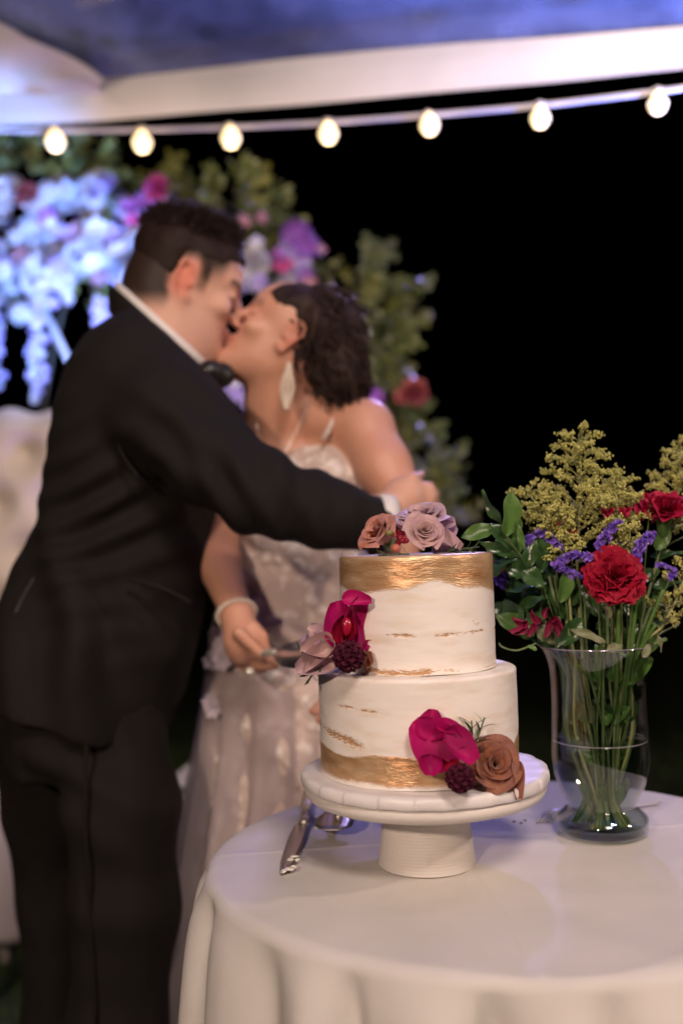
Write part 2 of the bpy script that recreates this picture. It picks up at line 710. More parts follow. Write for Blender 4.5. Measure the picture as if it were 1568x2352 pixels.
# ---- cake stand, board, cake
CX, CY = W(980, 1968, 1.118).x, 1.118
CC = (CX, CY, TZ + .001)
S = 1.118 / F          # metres per view pixel at the cake
ceramic = mat('glazed_ceramic', (.72, .67, .62), .5, spec=.4, bump=.05, bscale=30)
st = thing('cake_stand', 'white ceramic pedestal cake stand with a ribbed conical foot', 'cake stand', CC)
prof = []
zt = .103
fh = .069
for i in range(60):
    t = i / 59
    r = .0545 - .0085 * t ** .8 + .00028 * math.sin(t * 59 / 59 * 2 * math.pi * 21)
    prof.append((r, t * fh))
v, f = lathe([(.001, 0), (.052, 0)] + prof + [(.001, fh)], 96, CC)
part('foot', v, f, ceramic, st)
v, f = lathe([(r * 1.052, z - .013) for r, z in smoothprof([(.001, .0825), (.05, .083), (.10, .085), (.1185, .088), (.1255, .094), (.1262, .100), (.1235, .1035), (.119, .1025), (.10, .1015), (.001, .1015)], 5)], 128, CC)
part('plate', v, f, ceramic, st)

bv, bn = [], 440
foil = mat('board_foil', (.78, .74, .72), .42, bump=.1, bscale=60, spec=.6)
aa = np.linspace(0, 2 * math.pi, bn, endpoint=False)
pl = (aa * 22 / (2 * math.pi)) % 1.0
step = .0015 * (1 - pl) + .0005 * np.sin(aa * 7)
for r, z, k in ((.001, .1035, 0), (.1235, .1035, 0), (.1265, .1038, .6), (.1283, .1055, 1), (.1287, .1100, 1), (.1283, .1145, 1), (.1265, .1168, .7), (.12, .1172, .2), (.10, .1170, 0), (.001, .1170, 0)):
    rr = r * 1.058 + step * k
    z = z - .013
    bv.append(np.stack([CX + rr * np.cos(aa), CY + rr * np.sin(aa), np.full(bn, CC[2] + z) + .0006 * k * np.sin(pl * 6.28)], 1))
single('cake_board', 'round white wrapped cake board with pleated edge on the stand', 'cake board', np.concatenate(bv), grid_faces(bn, len(bv), True), foil, (CX, CY, CC[2] + .1))

CB = CC[2] + .1045
ck = thing('wedding_cake', 'two tier semi naked cream cake brushed with gold at top and base', 'cake', (CX, CY, CB))

# cake surface: cream, browned crumb showing through, brushed gold
mt = bpy.data.materials.new('cake_surface')
mt.use_nodes = True
T = mt.node_tree
N, L = T.nodes, T.links
b = N['Principled BSDF']


def nd(t, **kw):
    n_ = N.new(t)
    for k, v_ in kw.items():
        setattr(n_, k, v_)
    return n_


tc = nd('ShaderNodeTexCoord')
mp = nd('ShaderNodeMapping')
mp.inputs['Scale'].default_value = (1, 1, 4.2)
L.new(tc.outputs['Object'], mp.inputs[0])
n1 = nd('ShaderNodeTexNoise')
n1.inputs['Scale'].default_value = 170
n1.inputs['Detail'].default_value = 6
L.new(mp.outputs[0], n1.inputs['Vector'])
n2 = nd('ShaderNodeTexNoise')
n2.inputs['Scale'].default_value = 22
n2.inputs['Detail'].default_value = 4
L.new(mp.outputs[0], n2.inputs['Vector'])
ga, ca = nd('ShaderNodeAttribute'), nd('ShaderNodeAttribute')
ga.attribute_name, ca.attribute_name = 'gold', 'crumb'


def mathn(op, a, b_, clamp=False):
    q = nd('ShaderNodeMath', operation=op, use_clamp=clamp)
    for i, x in enumerate((a, b_)):
        if isinstance(x, (int, float)):
            q.inputs[i].default_value = x
        else:
            L.new(x, q.inputs[i])
    return q.outputs[0]


# gold breaks up into streaks near its edge
g1 = mathn('ADD', ga.outputs['Fac'], mathn('MULTIPLY', mathn('SUBTRACT', n1.outputs['Fac'], .5), .9))
gm = nd('ShaderNodeMapRange')
gm.inputs['From Min'].default_value = .32
gm.inputs['From Max'].default_value = .72
L.new(g1, gm.inputs[0])
c1 = mathn('ADD', ca.outputs['Fac'], mathn('MULTIPLY', mathn('MULTIPLY', mathn('SUBTRACT', n1.outputs['Fac'], .5), 3.2), mathn('MULTIPLY', ca.outputs['Fac'], 2.5, True)))
cm = nd('ShaderNodeMapRange')
cm.inputs['From Min'].default_value = .38
cm.inputs['From Max'].default_value = .95
L.new(c1, cm.inputs[0])
cream = nd('ShaderNodeMix', data_type='RGBA')
cream.inputs[6].default_value = (.87, .81, .75, 1)
cream.inputs[7].default_value = (.76, .65, .53, 1)
crr = nd('ShaderNodeMapRange')
crr.inputs['From Min'].default_value = .48
crr.inputs['From Max'].default_value = .78
L.new(n2.outputs['Fac'], crr.inputs[0])
L.new(crr.outputs[0], cream.inputs[0])
mx1 = nd('ShaderNodeMix', data_type='RGBA')
L.new(cm.outputs[0], mx1.inputs[0])
L.new(cream.outputs[2], mx1.inputs[6])
mx1.inputs[7].default_value = (.50, .27, .12, 1)
gcol = nd('ShaderNodeMix', data_type='RGBA')
gcol.inputs[6].default_value = (.52, .25, .10, 1)
gcol.inputs[7].default_value = (.90, .64, .38, 1)
L.new(mathn('ADD', mathn('MULTIPLY', mathn('SUBTRACT', n2.outputs['Fac'], .5), 2.0), .5, True), gcol.inputs[0])
mx2 = nd('ShaderNodeMix', data_type='RGBA')
L.new(gm.outputs[0], mx2.inputs[0])
L.new(mx1.outputs[2], mx2.inputs[6])
L.new(gcol.outputs[2], mx2.inputs[7])
L.new(mx2.outputs[2], b.inputs['Base Color'])
L.new(mathn('MULTIPLY', gm.outputs[0], .5), b.inputs['Metallic'])
rr_ = nd('ShaderNodeMapRange')
rr_.inputs['To Min'].default_value = .48
rr_.inputs['To Max'].default_value = .30
L.new(gm.outputs[0], rr_.inputs[0])
L.new(rr_.outputs[0], b.inputs['Roughness'])
b.inputs['Subsurface Weight'].default_value = .15
b.inputs['Subsurface Radius'].default_value = (.01, .007, .004)
b.inputs['Subsurface Scale'].default_value = .6
# relief: cracked brush strokes on the gold, faint spatula marks on the cream
vo = nd('ShaderNodeTexVoronoi')
vo.inputs['Scale'].default_value = 330
L.new(mp.outputs[0], vo.inputs['Vector'])
hgt = mathn('ADD', mathn('MULTIPLY', mathn('ADD', n1.outputs['Fac'], mathn('MULTIPLY', vo.outputs['Distance'], .3)), mathn('ADD', mathn('MULTIPLY', gm.outputs[0], .9), .05)), mathn('MULTIPLY', n2.outputs['Fac'], .35))
hgt = mathn('SUBTRACT', hgt, mathn('MULTIPLY', cm.outputs[0], .5))
bp = nd('ShaderNodeBump')
bp.inputs['Strength'].default_value = .55
bp.inputs['Distance'].default_value = .0011
L.new(hgt, bp.inputs['Height'])
L.new(bp.outputs[0], b.inputs['Normal'])
cake_mat = mt

RB, HB = .1098, .1115
RT_, HT = .0856, .1250
OX = -.0025     # the top tier sits a touch left


def tier(name, R, H, z0, ox, feats):
    nt_, nz = 620, 90
    th = np.linspace(0, 2 * math.pi, nt_, endpoint=False)
    prof = [(.0005, H)] + [(r, H) for r in np.linspace(.01, R - .006, 8)]
    for k in range(1, 7):
        a = k / 6 * math.pi / 2
        prof.append((R - .004 + .004 * math.sin(a), H - .004 + .004 * math.cos(a)))
    zs = list(np.linspace(H - .004, 0, nz))[1:]
    prof += [(R, z) for z in zs]
    vs, gold, crumb = [], [], []
    for r, z in prof:
        P = np.stack([np.cos(th) * R, np.sin(th) * R, np.full(nt_, z)], 1)
        xn = np.cos(th)                      # -1 left, 1 right
        front = np.sin(th) < .25
        g, c = feats(xn, z / H, P, front, r / R)
        side = r > R * .97
        rr = r + (.0004 * fbm(P * np.array([1, 1, 3.]), 16, 4) + .0003 * g * vnoise(P * np.array([1, 1, 2.5]), 90, 8) - .0005 * sstep(.4, .9, c)) * side
        vs.append(np.stack([CX + ox + rr * np.cos(th), CY + rr * np.sin(th), np.full(nt_, CB + z0 + z) + .0006 * vnoise(P, 30, 2)], 1))
        gold.append(g)
        crumb.append(c)
    f = grid_faces(nt_, len(prof), True)
    f = [q[::-1] for q in f]
    return part(name, np.concatenate(vs), f, cake_mat, ck, attrs={'gold': np.concatenate(gold), 'crumb': np.concatenate(crumb)})


def bandline(xn, t, c, w, x0, x1, P, seed, dens=.6):
    e = np.exp(-((t - c - .012 * vnoise(P, 25, seed)) / w) ** 2)
    m_ = sstep(x0 - .06, x0 + .06, xn) * (1 - sstep(x1 - .06, x1 + .06, xn))
    return e * m_ * np.clip(dens + .9 * vnoise(P, 45, seed + 1), 0, 1)


def top_feats(xn, t, P, front, rr):
    low = .735 - .10 * xn * 0 + .045 * vnoise(P * np.array([1, 1, 0]), 28, 21) - .03 * sstep(0, 1, xn) + .02 * np.cos(xn * 4)
    g = sstep(low - .05, low + .05, t) * (rr > .9)
    c = bandline(xn, t, .335, .016, -.5, 1.1, P, 31, .62)
    c = np.maximum(c, .75 * bandline(xn, t, .40, .06, .60, 1.1, P, 35, .25))
    c = np.maximum(c, bandline(xn, t, .035, .03, -.75, .12, P, 41, .75))
    c = np.maximum(c, .7 * bandline(xn, t, .03, .012, 0, 1, P, 44, .6))
    c = c * front
    return g, c


def bot_feats(xn, t, P, front, rr):
    hi = .335 - .10 * (xn + 1) * .55 + .03 * vnoise(P * np.array([1, 1, 0]), 24, 51) + .16 * sstep(.78, 1.0, xn) + .03 * np.cos(xn * 5 + 1)
    lo = .05 + .02 * vnoise(P, 30, 55) + .03 * (xn + 1) * 0
    g = (1 - sstep(hi - .04, hi + .03, t)) * sstep(lo - .06, lo + .05, t)
    sl = .50 - .13 * (xn + 1) / .42
    c = bandline(xn, t - (sl - .43), .43, .045, -1.2, -.55, P, 61, .8)
    c = np.maximum(c, bandline(xn, t, .725, .014, -.80, -.62, P, 64, .9))
    c = np.maximum(c, bandline(xn, t, .71, .014, -.60, -.42, P, 67, .9))
    c = np.maximum(c, .6 * bandline(xn, t, .62, .012, -1, -.8, P, 70, .5))
    c = c * front
    return np.clip(g + .75 * bandline(xn, t - (sl - .43), .43, .035, -1.2, -.6, P, 75, .5), 0, 1), c


tier('tier', RB, HB, 0, -.005, bot_feats)
tier('tier', RT_, HT, HB + .0004, OX, top_feats)
CTOP = CB + HB + HT
LEDGE = CB + HB

# ------------------------------------------------------------------ flowers on the cake
ROSE = {}


def rose_petals(key, mt_, n=20, open_=1.0, seed=0):
    """unit rose: radius about 1, opening along +Z"""
    if key in ROSE:
        return ROSE[key]
    r_ = random.Random(seed)
    out = []
    for k in range(n):
        t = k / (n - 1)
        a0 = k * 2.3999 + r_.uniform(-.15, .15)
        R0 = .05 + .62 * t ** 1.1 * open_
        H = 1.05 - .18 * t + .1 * r_.uniform(-1, 1) * t
        hw = math.radians(105 - 48 * t)
        ph = r_.uniform(0, 6)

        def fn(u, v, t=t, a0=a0, R0=R0, H=H, hw=hw, ph=ph):
            wv = math.sin(min(1, v * 1.25 + .12) * math.pi / 2)
            uu = u * (1 - .22 * max(0, v - .75) / .25 * abs(u))
            a = a0 + uu * hw * (.35 + .65 * wv)
            belly = math.sin(v * math.pi * .62)
            R = .04 + R0 * belly ** .8 + .05 * u * (1 - t)
            lip = max(0, (v - .72) / .28)
            R += (.10 + .28 * t) * lip ** 2 * open_ + .035 * math.sin(3 * u + ph) * v
            z = -.55 + H * (v ** .85) - .16 * t * lip ** 2.2 - (.10 + .12 * t) * u * u * v ** 3 + .04 * math.sin(4 * u + ph) * v
            return (R * math.cos(a), R * math.sin(a), z)
        v, f = patch(fn, 11, 10)
        v2 = v * .965
        n_ = len(v)
        out.append(mkmesh('petal', v, f, mt_))
    ROSE[key] = out
    return out


def petalmat(name, c, c2, rough=.5, tr=.22, cs=3):
    return mat(name, c, rough, color2=c2, cscale=cs, bump=.15, bscale=14, bdist=.03, trans=tr, sheen=.2)


pm_peach = petalmat('petal_peach', (.58, .22, .12), (.60, .30, .26))
pm_mauve = petalmat('petal_mauve', (.60, .38, .35), (.50, .30, .32))
pm_pale = petalmat('petal_pale_mauve', (.62, .42, .38), (.52, .34, .38))
pm_brown = petalmat('petal_toffee', (.33, .115, .055), (.24, .08, .05))
pm_mag = mat('petal_magenta', (.50, .006, .14), .55, color2=(.34, .004, .10), cscale=30, trans=.2, bump=.2, bscale=90, bdist=.001, spec=.25)
pm_lilac = petalmat('petal_lilac', (.46, .30, .38), (.40, .26, .36))
sep = mat('rose_sepal', (.07, .11, .03), .6)
pod_mat = mat('pod_burgundy', (.045, .004, .016), .7, color2=(.09, .008, .03), cscale=300, bump=.3, bscale=300, spec=.2)
green_sprig = mat('sprig_green', (.045, .085, .025), .5, color2=(.08, .12, .04), cscale=80, trans=.15)


def rose(label, px, py, d, rad, direc, key, mt_, n=20, open_=1.0, seed=0, spin=0):
    p = W(px, py, d)
    t = thing('rose', label, 'rose', p, None)
    M = frame_to(direc, (0, 0, 1), (0, 0, 0), m2(rad * 1.24, d))
    Mz = M @ Matrix.Rotation(spin, 4, 'Z')
    for me in rose_petals(key, mt_, n, open_, seed):
        inst('petal', me, t, Mz)
    mb = MB()
    mb.add(*ellipsoid((0, 0, -.62), (.30, .30, .22), 10, 6))
    o = inst('sepal', ROSE.setdefault('sepal_mesh', mkmesh('sepal', mb.V(), mb.f, sep)), t, M)
    return t


def petal_free(parent, base, L, Wd, direction, normal, cup=.35, bend=.3, mt_=None, name='petal', tipw=.6, curl=0, twist=0):
    """one broad petal: base point, growing along direction, facing normal"""
    d_ = Vector(direction).normalized()
    n_ = Vector(normal)
    n_ = (n_ - d_ * n_.dot(d_)).normalized()
    s_ = d_.cross(n_)

    def fn(u, v):
        wd = Wd / 2 * (math.sin(math.pi * (v ** tipw) * .93 + .06) ** .6)
        a = twist * v
        x = u * wd
        z = cup * Wd * (u * u - .5) * math.sin(math.pi * min(1, v + .2) * .8) - bend * L * v * v + curl * L * max(0, v - .7) ** 2 * 6 * 1
        z += .02 * L * math.sin(5 * u + 7 * v)
        x, z = x * math.cos(a) - z * math.sin(a), x * math.sin(a) + z * math.cos(a)
        q = Vector(base) + s_ * x + d_ * (v * L) + n_ * z
        return tuple(q)
    v, f = patch(fn, 13, 13)
    return part(name, v, f, mt_, parent)


def sprig(parent, pts_px, d, n, ln, mt_=green_sprig, name='leaf', wd=.0022, seed=0):
    """thin needle-leaved twig through points of the view"""
    r_ = random.Random(seed)
    path = curve([W(x, y, d + .004 * i) for i, (x, y) in enumerate(pts_px)], 8)
    v, f = tube(path, .0008, 6)
    part('twig', v, f, mt_, parent)
    me = ROSE.get('needle') or ROSE.setdefault('needle', leaf_mesh('needle', green_sprig, 1, .16, .3, .25, nv=6, nu=3))
    rl = Vector(root_loc(parent))
    for k in range(n):
        i = int((k + .5) / n * (len(path) - 2))
        p = Vector(path[i])
        t = (Vector(path[i + 1]) - p).normalized()
        a = k * 2.4
        o_ = t.orthogonal().normalized()
        side = (o_ * math.cos(a) + t.cross(o_) * math.sin(a)).normalized()
        y = (side * .75 + t * .75).normalized()
        x = y.cross(t).normalized()
        z = x.cross(y)
        M = Matrix((x, y, z)).transposed().to_4x4() @ Matrix.Scale(ln * r_.uniform(.7, 1.15), 4)
        M.translation = p - rl
        inst(name, me, parent, M)


def pod(label, px, py, d, rad):
    p = W(px, py, d)
    R = m2(rad, d)
    t = thing('scabiosa_pod', label, 'seed pod', p, 'dark seed pods on the cake')
    v, f = ellipsoid(p, (R * .72,) * 3, 20, 12)
    part('core', v, f, pod_mat, t)
    mb = MB()
    nn = 46
    for k in range(nn):
        z = 1 - 2 * (k + .5) / nn
        a = k * 2.39996
        dr = Vector((math.sqrt(1 - z * z) * math.cos(a), math.sqrt(1 - z * z) * math.sin(a), z))
        M = frame_to(dr, (.1, .2, 1), p + dr * R * .62)
        vs = []
        for zz, rr, am in ((0, .08, 0), (.2, .15, .01), (.36, .245, .05), (.40, .25, .07), (.34, .20, .05), (.16, .07, 0)):
            for j in range(12):
                b_ = j / 12 * 6.283
                q = (rr + am * math.cos(b_ * 5)) * R
                vs.append(tuple(M @ Vector((q * math.cos(b_), q * math.sin(b_), (zz + am * math.sin(b_ * 3)) * R))))
        mb.add(vs, grid_faces(12, 6, True))
    part('cup', mb.V(), mb.f, pod_mat, t, kind='stuff')
    return t


# top of the cake
W_plain = W
def W(px, py, d):
    return W_plain(px, py + 8, d + .026)


rose('peach rose at the left end of the flowers on top of the cake', 872, 1218, 1.065, 53, (-.62, -.50, .62), 'peach', pm_peach, 18, .85, 2)
rose('mauve rose with a tight spiral heart, front middle of the cake top', 972, 1216, 1.045, 45, (.16, -.90, .50), 'mauve', pm_mauve, 20, .9, 3, .5)
rose('pale loose rose behind the spiral one, tallest flower on the cake top', 965, 1184, 1.105, 50, (-.1, -.35, .95), 'pale', pm_pale, 18, 1.25, 5, 1.1)
t = thing('loose_petals', 'pale lilac petals fanned out at the right of the cake top roses', 'petals', W(1010, 1240, 1.08))
petal_free(t, W(985, 1200, 1.10), .030, .034, (1, -.1, .15), (.2, -.6, .8), .3, .1, pm_lilac)
petal_free(t, W(1000, 1225, 1.10), .026, .030, (.9, -.1, .5), (.3, -.8, .4), .3, .2, pm_lilac)
petal_free(t, W(992, 1215, 1.065), .036, .022, (1, -.1, -.55), (.2, -.7, .6), .5, .05, pm_mauve)
petal_free(t, W(990, 1258, 1.065), .028, .018, (1, -.1, .05), (0, -.5, .8), .4, .1, pm_lilac)
t = thing('filler_blossoms', 'tiny red blossoms and buds between the two front roses', 'blossoms', W(910, 1240, 1.03))
redb = mat('blossom_red', (.30, .012, .03), .5, trans=.2)
for (x, y, r, c) in ((918, 1218, 8, 0), (925, 1232, 7, 0), (912, 1240, 6, 0), (905, 1222, 6, 0), (930, 1215, 6, 0)):
    base = W(x, y, 1.045)
    for k in range(5):
        a = k * 1.256 + x
        petal_free(t, base, m2(r * 1.5, 1), m2(r * 1.3, 1), (math.cos(a), -.3, math.sin(a)), (0, -1, .2), .4, .2, redb if y != 1222 else petalmat('petal_pink', (.45, .10, .16), (.4, .08, .14)))
v, f = ellipsoid(W(908, 1252, 1.03), (.0055, .0055, .0052), 14, 10)
part('bud', v, f, mat('bud_coral', (.45, .13, .08), .4), t)
v, f = ellipsoid(W(893, 1216, 1.04), (.0045, .004, .0038), 14, 10)
part('bud', v, f, mat('bud_olive', (.22, .18, .05), .5), t)
for i in range(4):
    v, f = ellipsoid(W(918 + 5 * i, 1228 + 6 * (i % 2), 1.035), (.003, .003, .003), 8, 6)
    part('bud', v, f, redb, t)
t = thing('herb_sprig', 'rosemary like sprig lying at the right edge of the cake top', 'sprig', W(1050, 1260, 1.06))
sprig(t, [(1005, 1266), (1050, 1256), (1100, 1248)], 1.06, 22, .017, seed=4)
sprig(t, [(1010, 1268), (1060, 1262), (1095, 1266)], 1.05, 16, .014, seed=5)
t = thing('herb_sprig', 'small green sprig under the peach rose on the cake top', 'sprig', W(900, 1265, 1.03))
sprig(t, [(940, 1264), (900, 1266), (868, 1268)], 1.02, 16, .013, seed=6)

# left cluster on the ledge
def W(px, py, d):
    return W_plain(px, py, d + .026)


def front_d(px, R, extra):
    x = (px - 784) / F * 1.05 - CX
    return CY - math.sqrt(max(0, R * R - x * x)) - extra


t = thing('orchid', 'magenta orchid leaning on the top tier above the dark pod', 'orchid', W(805, 1440, 1.02), 'magenta orchids on the cake')
petal_free(t, W(812, 1500, 1.022), .060, .046, (.15, .0, 1), (.55, -.85, .1), .34, -.02, pm_mag, tipw=.85)
petal_free(t, W(800, 1492, 1.028), .052, .040, (-.22, -.02, 1), (-.45, -.9, .15), .40, .08, pm_mag, tipw=.75)
petal_free(t, W(842, 1470, 1.024), .030, .026, (.1, .05, -1), (.7, -.8, 0), .35, .1, pm_mag, tipw=.8)
petal_free(t, W(785, 1378, 1.010), .030, .020, (.95, -.1, .05), (-.1, -.8, .6), .45, .22, pm_mag, tipw=.7)
lipm = mat('orchid_lip', (.40, .01, .045), .15, coat=.5, trans=.15)
petal_free(t, W(782, 1478, 1.018), .030, .022, (.25, -.1, 1), (-.1, -1, .2), .9, .1, lipm, 'lip', .9)
petal_free(t, W(800, 1470, 1.015), .026, .016, (-.1, -.1, 1), (.3, -1, .1), .9, .15, lipm, 'lip', .9)
v, f = ellipsoid(W(795, 1440, 1.012), (.006, .005, .010), 12, 8)
part('column', v, f, lipm, t)
pod('dark burgundy seed pod on the ledge under the upper orchid', 800, 1508, .992, 36)
rose('small lilac rose at the far left of the ledge flowers', 718, 1478, 1.045, 31, (-.75, -.6, .35), 'lilac', pm_lilac, 18, .9, 8)
t = thing('rose', 'half open pale rose lying on its side left of the dark pod', 'rose', W(735, 1500, 1.02))
petal_free(t, W(772, 1512, 1.03), .044, .034, (-1, -.2, -.22), (.1, -.85, .5), .6, .1, pm_pale)
petal_free(t, W(770, 1490, 1.03), .036, .030, (-.9, -.2, .1), (-.1, -.8, .5), .6, .15, pm_mauve)
petal_free(t, W(768, 1470, 1.03), .045, .016, (-.72, -.15, -.68), (-.3, -.9, .1), .7, .05, pm_pale)
petal_free(t, W(762, 1478, 1.04), .030, .028, (-.6, -.1, .5), (0, -.9, .3), .4, .2, pm_pale)
t = thing('rosebud', 'small toffee brown bud wedged right of the dark pod on the ledge', 'rosebud', W(838, 1518, 1.02))
for a in (0, 2.1, 4.2):
    petal_free(t, W(838, 1532, 1.012), .017, .016, (.3 * math.cos(a), .3 * math.sin(a), 1), (math.cos(a), math.sin(a) - .5, .1), .5, .05, pm_brown)
t = thing('herb_sprig', 'green needle sprig poking out left below the ledge roses', 'sprig', W(715, 1545, 1.03))
sprig(t, [(740, 1530), (720, 1545), (706, 1570)], 1.03, 7, .016, seed=7)
sprig(t, [(735, 1520), (708, 1505), (690, 1498)], 1.04, 7, .014, seed=8)
sprig(t, [(740, 1528), (715, 1548), (690, 1553)], 1.03, 5, .012, seed=9)

# lower right cluster
t = thing('orchid', 'magenta orchid resting against the bottom tier beside the brown rose', 'orchid', W(1015, 1710, .975), 'magenta orchids on the cake')
petal_free(t, W(1046, 1752, .966), .056, .050, (-.72, -.05, .72), (-.45, -.9, .35), .26, .16, pm_mag, tipw=.75)
petal_free(t, W(985, 1700, .972), .030, .030, (.15, .0, 1), (-.1, -.9, .35), .3, .15, pm_mag, tipw=.7, twist=.3)
petal_free(t, W(1000, 1668, .965), .030, .019, (.95, -.05, -.12), (.1, -.7, .75), .5, .25, pm_mag, tipw=.7)
petal_free(t, W(1022, 1678, .953), .042, .031, (.80, -.12, -.80), (.45, -.9, .35), .38, .10, pm_mag, tipw=.7)
petal_free(t, W(990, 1732, .958), .021, .024, (-.12, -.1, -1), (-.1, -1, .2), .35, .12, pm_mag, tipw=.7)
petal_free(t, W(1030, 1748, .948), .014, .016, (.3, -.2, -.6), (0, -1, .4), .6, .1, lipm, 'lip')
pod('dark burgundy seed pod at the foot of the cake', 1056, 1788, .945, 33)
rose('toffee brown rose with dark spiral heart at the cake foot', 1133, 1757, .985, 57, (.12, -.93, .38), 'brown', pm_brown, 19, .95, 12, 2.1)
petalx = thing('fallen_petal', 'brown petal hanging over the board edge beside the toffee rose', 'petal', W(1180, 1790, .98))
petal_free(petalx, W(1176, 1745, .985), .040, .018, (.12, -.05, -1), (.6, -.8, .2), .7, .05, pm_brown)
t = thing('herb_sprig', 'upright green sprig standing between lower orchid and brown rose', 'sprig', W(1090, 1690, .98))
sprig(t, [(1078, 1735), (1084, 1690), (1082, 1655)], .972, 7, .022, seed=10)
sprig(t, [(1078, 1735), (1098, 1690), (1112, 1648)], .972, 7, .020, seed=11)
sprig(t, [(1080, 1718), (1055, 1695), (1035, 1682)], .958, 7, .016, seed=12)

# ------------------------------------------------------------------ cutlery on the cloth
W = W_plain
steel = mat('polished_steel', (.62, .56, .50), .45, 1, bump=.02, bscale=200)
pearl = mat('frosting', (.80, .74, .66), .45, sss=.2, bump=.4, bscale=200, bdist=.002)
ZT = TZ + .0035


def flatpath(name, pts, parent, mt_, z=ZT, th_=.0012, z_off=None):
    """flat bar: pts = (px, py, half width px) laid on the cloth"""
    Ls, Rs = [], []
    P = [onz(x, y, z) for x, y, _ in pts]
    mb = MB()
    n = len(P)
    for i, p in enumerate(P):
        t = (P[min(i + 1, n - 1)] - P[max(i - 1, 0)]).normalized()
        s_ = Vector((t.y, -t.x, 0)).normalized()
        hw = m2(pts[i][2], p.y)
        zo = z_off[i] if z_off else 0
        Ls.append([p + s_ * hw + Vector((0, 0, zo)), p - s_ * hw + Vector((0, 0, zo))])
    v = []
    for a, b_ in Ls:
        c_ = (a + b_) / 2 + Vector((0, 0, th_ * .4))
        v += [tuple(a), tuple(c_ + (a - c_) * .6 + Vector((0, 0, th_))), tuple(c_ + Vector((0, 0, th_))), tuple(b_ + (c_ - b_) * .4 + Vector((0, 0, th_))), tuple(b_), tuple((a + b_) / 2 - Vector((0, 0, th_ * .3)))]
    f = grid_faces(6, n, True) + [tuple(range(5, -1, -1)), tuple((n - 1) * 6 + k for k in range(6))]
    return part(name, v, f, mt_, parent)


kn = thing('cake_knife', 'silver cake knife with frosting on its tip lying left of the stand', 'knife', onz(685, 1900, ZT))
flatpath('blade', [(699, 1892, 9), (693, 1895, 17), (683, 1920, 20), (672, 1950, 19), (660, 1980, 16), (652, 1998, 9), (648, 2006, 2)], kn, steel)
v, f = tube([onz(699, 1893, ZT + .004), onz(701, 1882, ZT + .005)], [.0075, .006], 14)
part('bolster', v, f, steel, kn)
flatpath('handle', [(701, 1884, 10), (703, 1865, 12), (706, 1840, 15), (708, 1822, 13)], kn, mat('knife_handle', (.45, .40, .36), .3, .6), ZT + .001, .004)
r_ = random.Random(3)
for (x, y, r) in ((676, 1968, 10), (668, 1974, 8), (684, 1975, 7), (664, 1996, 9), (652, 2000, 7), (672, 1990, 6)):
    M = Matrix.Rotation(r_.uniform(0, 3), 4, 'Z')
    p = onz(x, y, ZT + .002)
    v, f = ellipsoid(p, (m2(r * 1.15, 1), m2(r, 1), m2(r * .55, 1)), 16, 10)
    v = v + .0022 * np.stack([vnoise(v, 130, 1), vnoise(v, 130, 2), vnoise(v, 130, 3)], 1)
    part('frosting', v, f, pearl, kn)
sv = thing('cake_server', 'silver cake server resting tilted under the left rim of the stand', 'cake server', onz(775, 1890, ZT))
flatpath('blade', [(778, 1878, 10), (776, 1884, 30), (768, 1893, 46), (765, 1902, 42), (762, 1908, 20)], sv, steel, ZT + .012, .001, [.012, .010, .004, .002, 0])
v, f = tube([onz(777, 1880, ZT + .022), onz(779, 1866, ZT + .024), onz(781, 1850, ZT + .026), onz(784, 1820, ZT + .028)], [.0045, .006, .0045, .008], 14)
part('handle', v, f, steel, sv)
for (x, y, r) in ((733, 1896, 5), (726, 1901, 6), (740, 1898, 5), (750, 1897, 4)):
    v, f = ellipsoid(onz(x, y, ZT + .010), (m2(r * 1.3, 1), m2(r, 1), m2(r * .7, 1)), 12, 8)
    part('frosting', v + .001 * np.stack([vnoise(v, 300, 5), vnoise(v, 300, 6), vnoise(v, 300, 7)], 1), f, pearl, sv)

plastic = mat('pale_plastic', (.62, .56, .52), .35)
fk = thing('fork', 'pale plastic fork lying between the cake stand and the vase', 'fork', onz(1265, 1868, ZT), 'plastic forks on the cloth')
for k in range(4):
    flatpath('tine', [(1232 + 10 * k, 1889 - 1 * k, 2), (1245 + 9 * k, 1874, 2.5), (1262 + 5 * k, 1862, 3)], fk, plastic)
flatpath('handle', [(1258, 1868, 14), (1276, 1860, 16), (1295, 1858, 8), (1330, 1853, 6), (1380, 1848, 7)], fk, plastic)
fk = thing('fork', 'second pale fork, only its handle end seen right behind the vase', 'fork', onz(1500, 1845, ZT), 'plastic forks on the cloth')
flatpath('handle', [(1420, 1858, 6), (1460, 1852, 5), (1500, 1846, 6), (1515, 1843, 4)], fk, plastic)
mb = MB()
cr_sp = [(1180, 1887), (1196, 1890), (1205, 1884), (1288, 1915), (835, 1915), (1010, 1905)]
for i, (x, y) in enumerate(cr_sp[:3]):
    v, f = ellipsoid(onz(x, y, TZ + .002), (.0022, .0014, .001), 8, 5)
    single('cake_crumb', ['dark cake crumb right of the stand foot, leftmost of three', 'dark cake crumb right of the stand foot, middle of three', 'dark cake crumb right of the stand foot, rightmost of three'][i], 'crumb', v, f, mat('crumb', (.12, .08, .12), .8), onz(x, y, TZ), 'cake crumbs on the cloth')

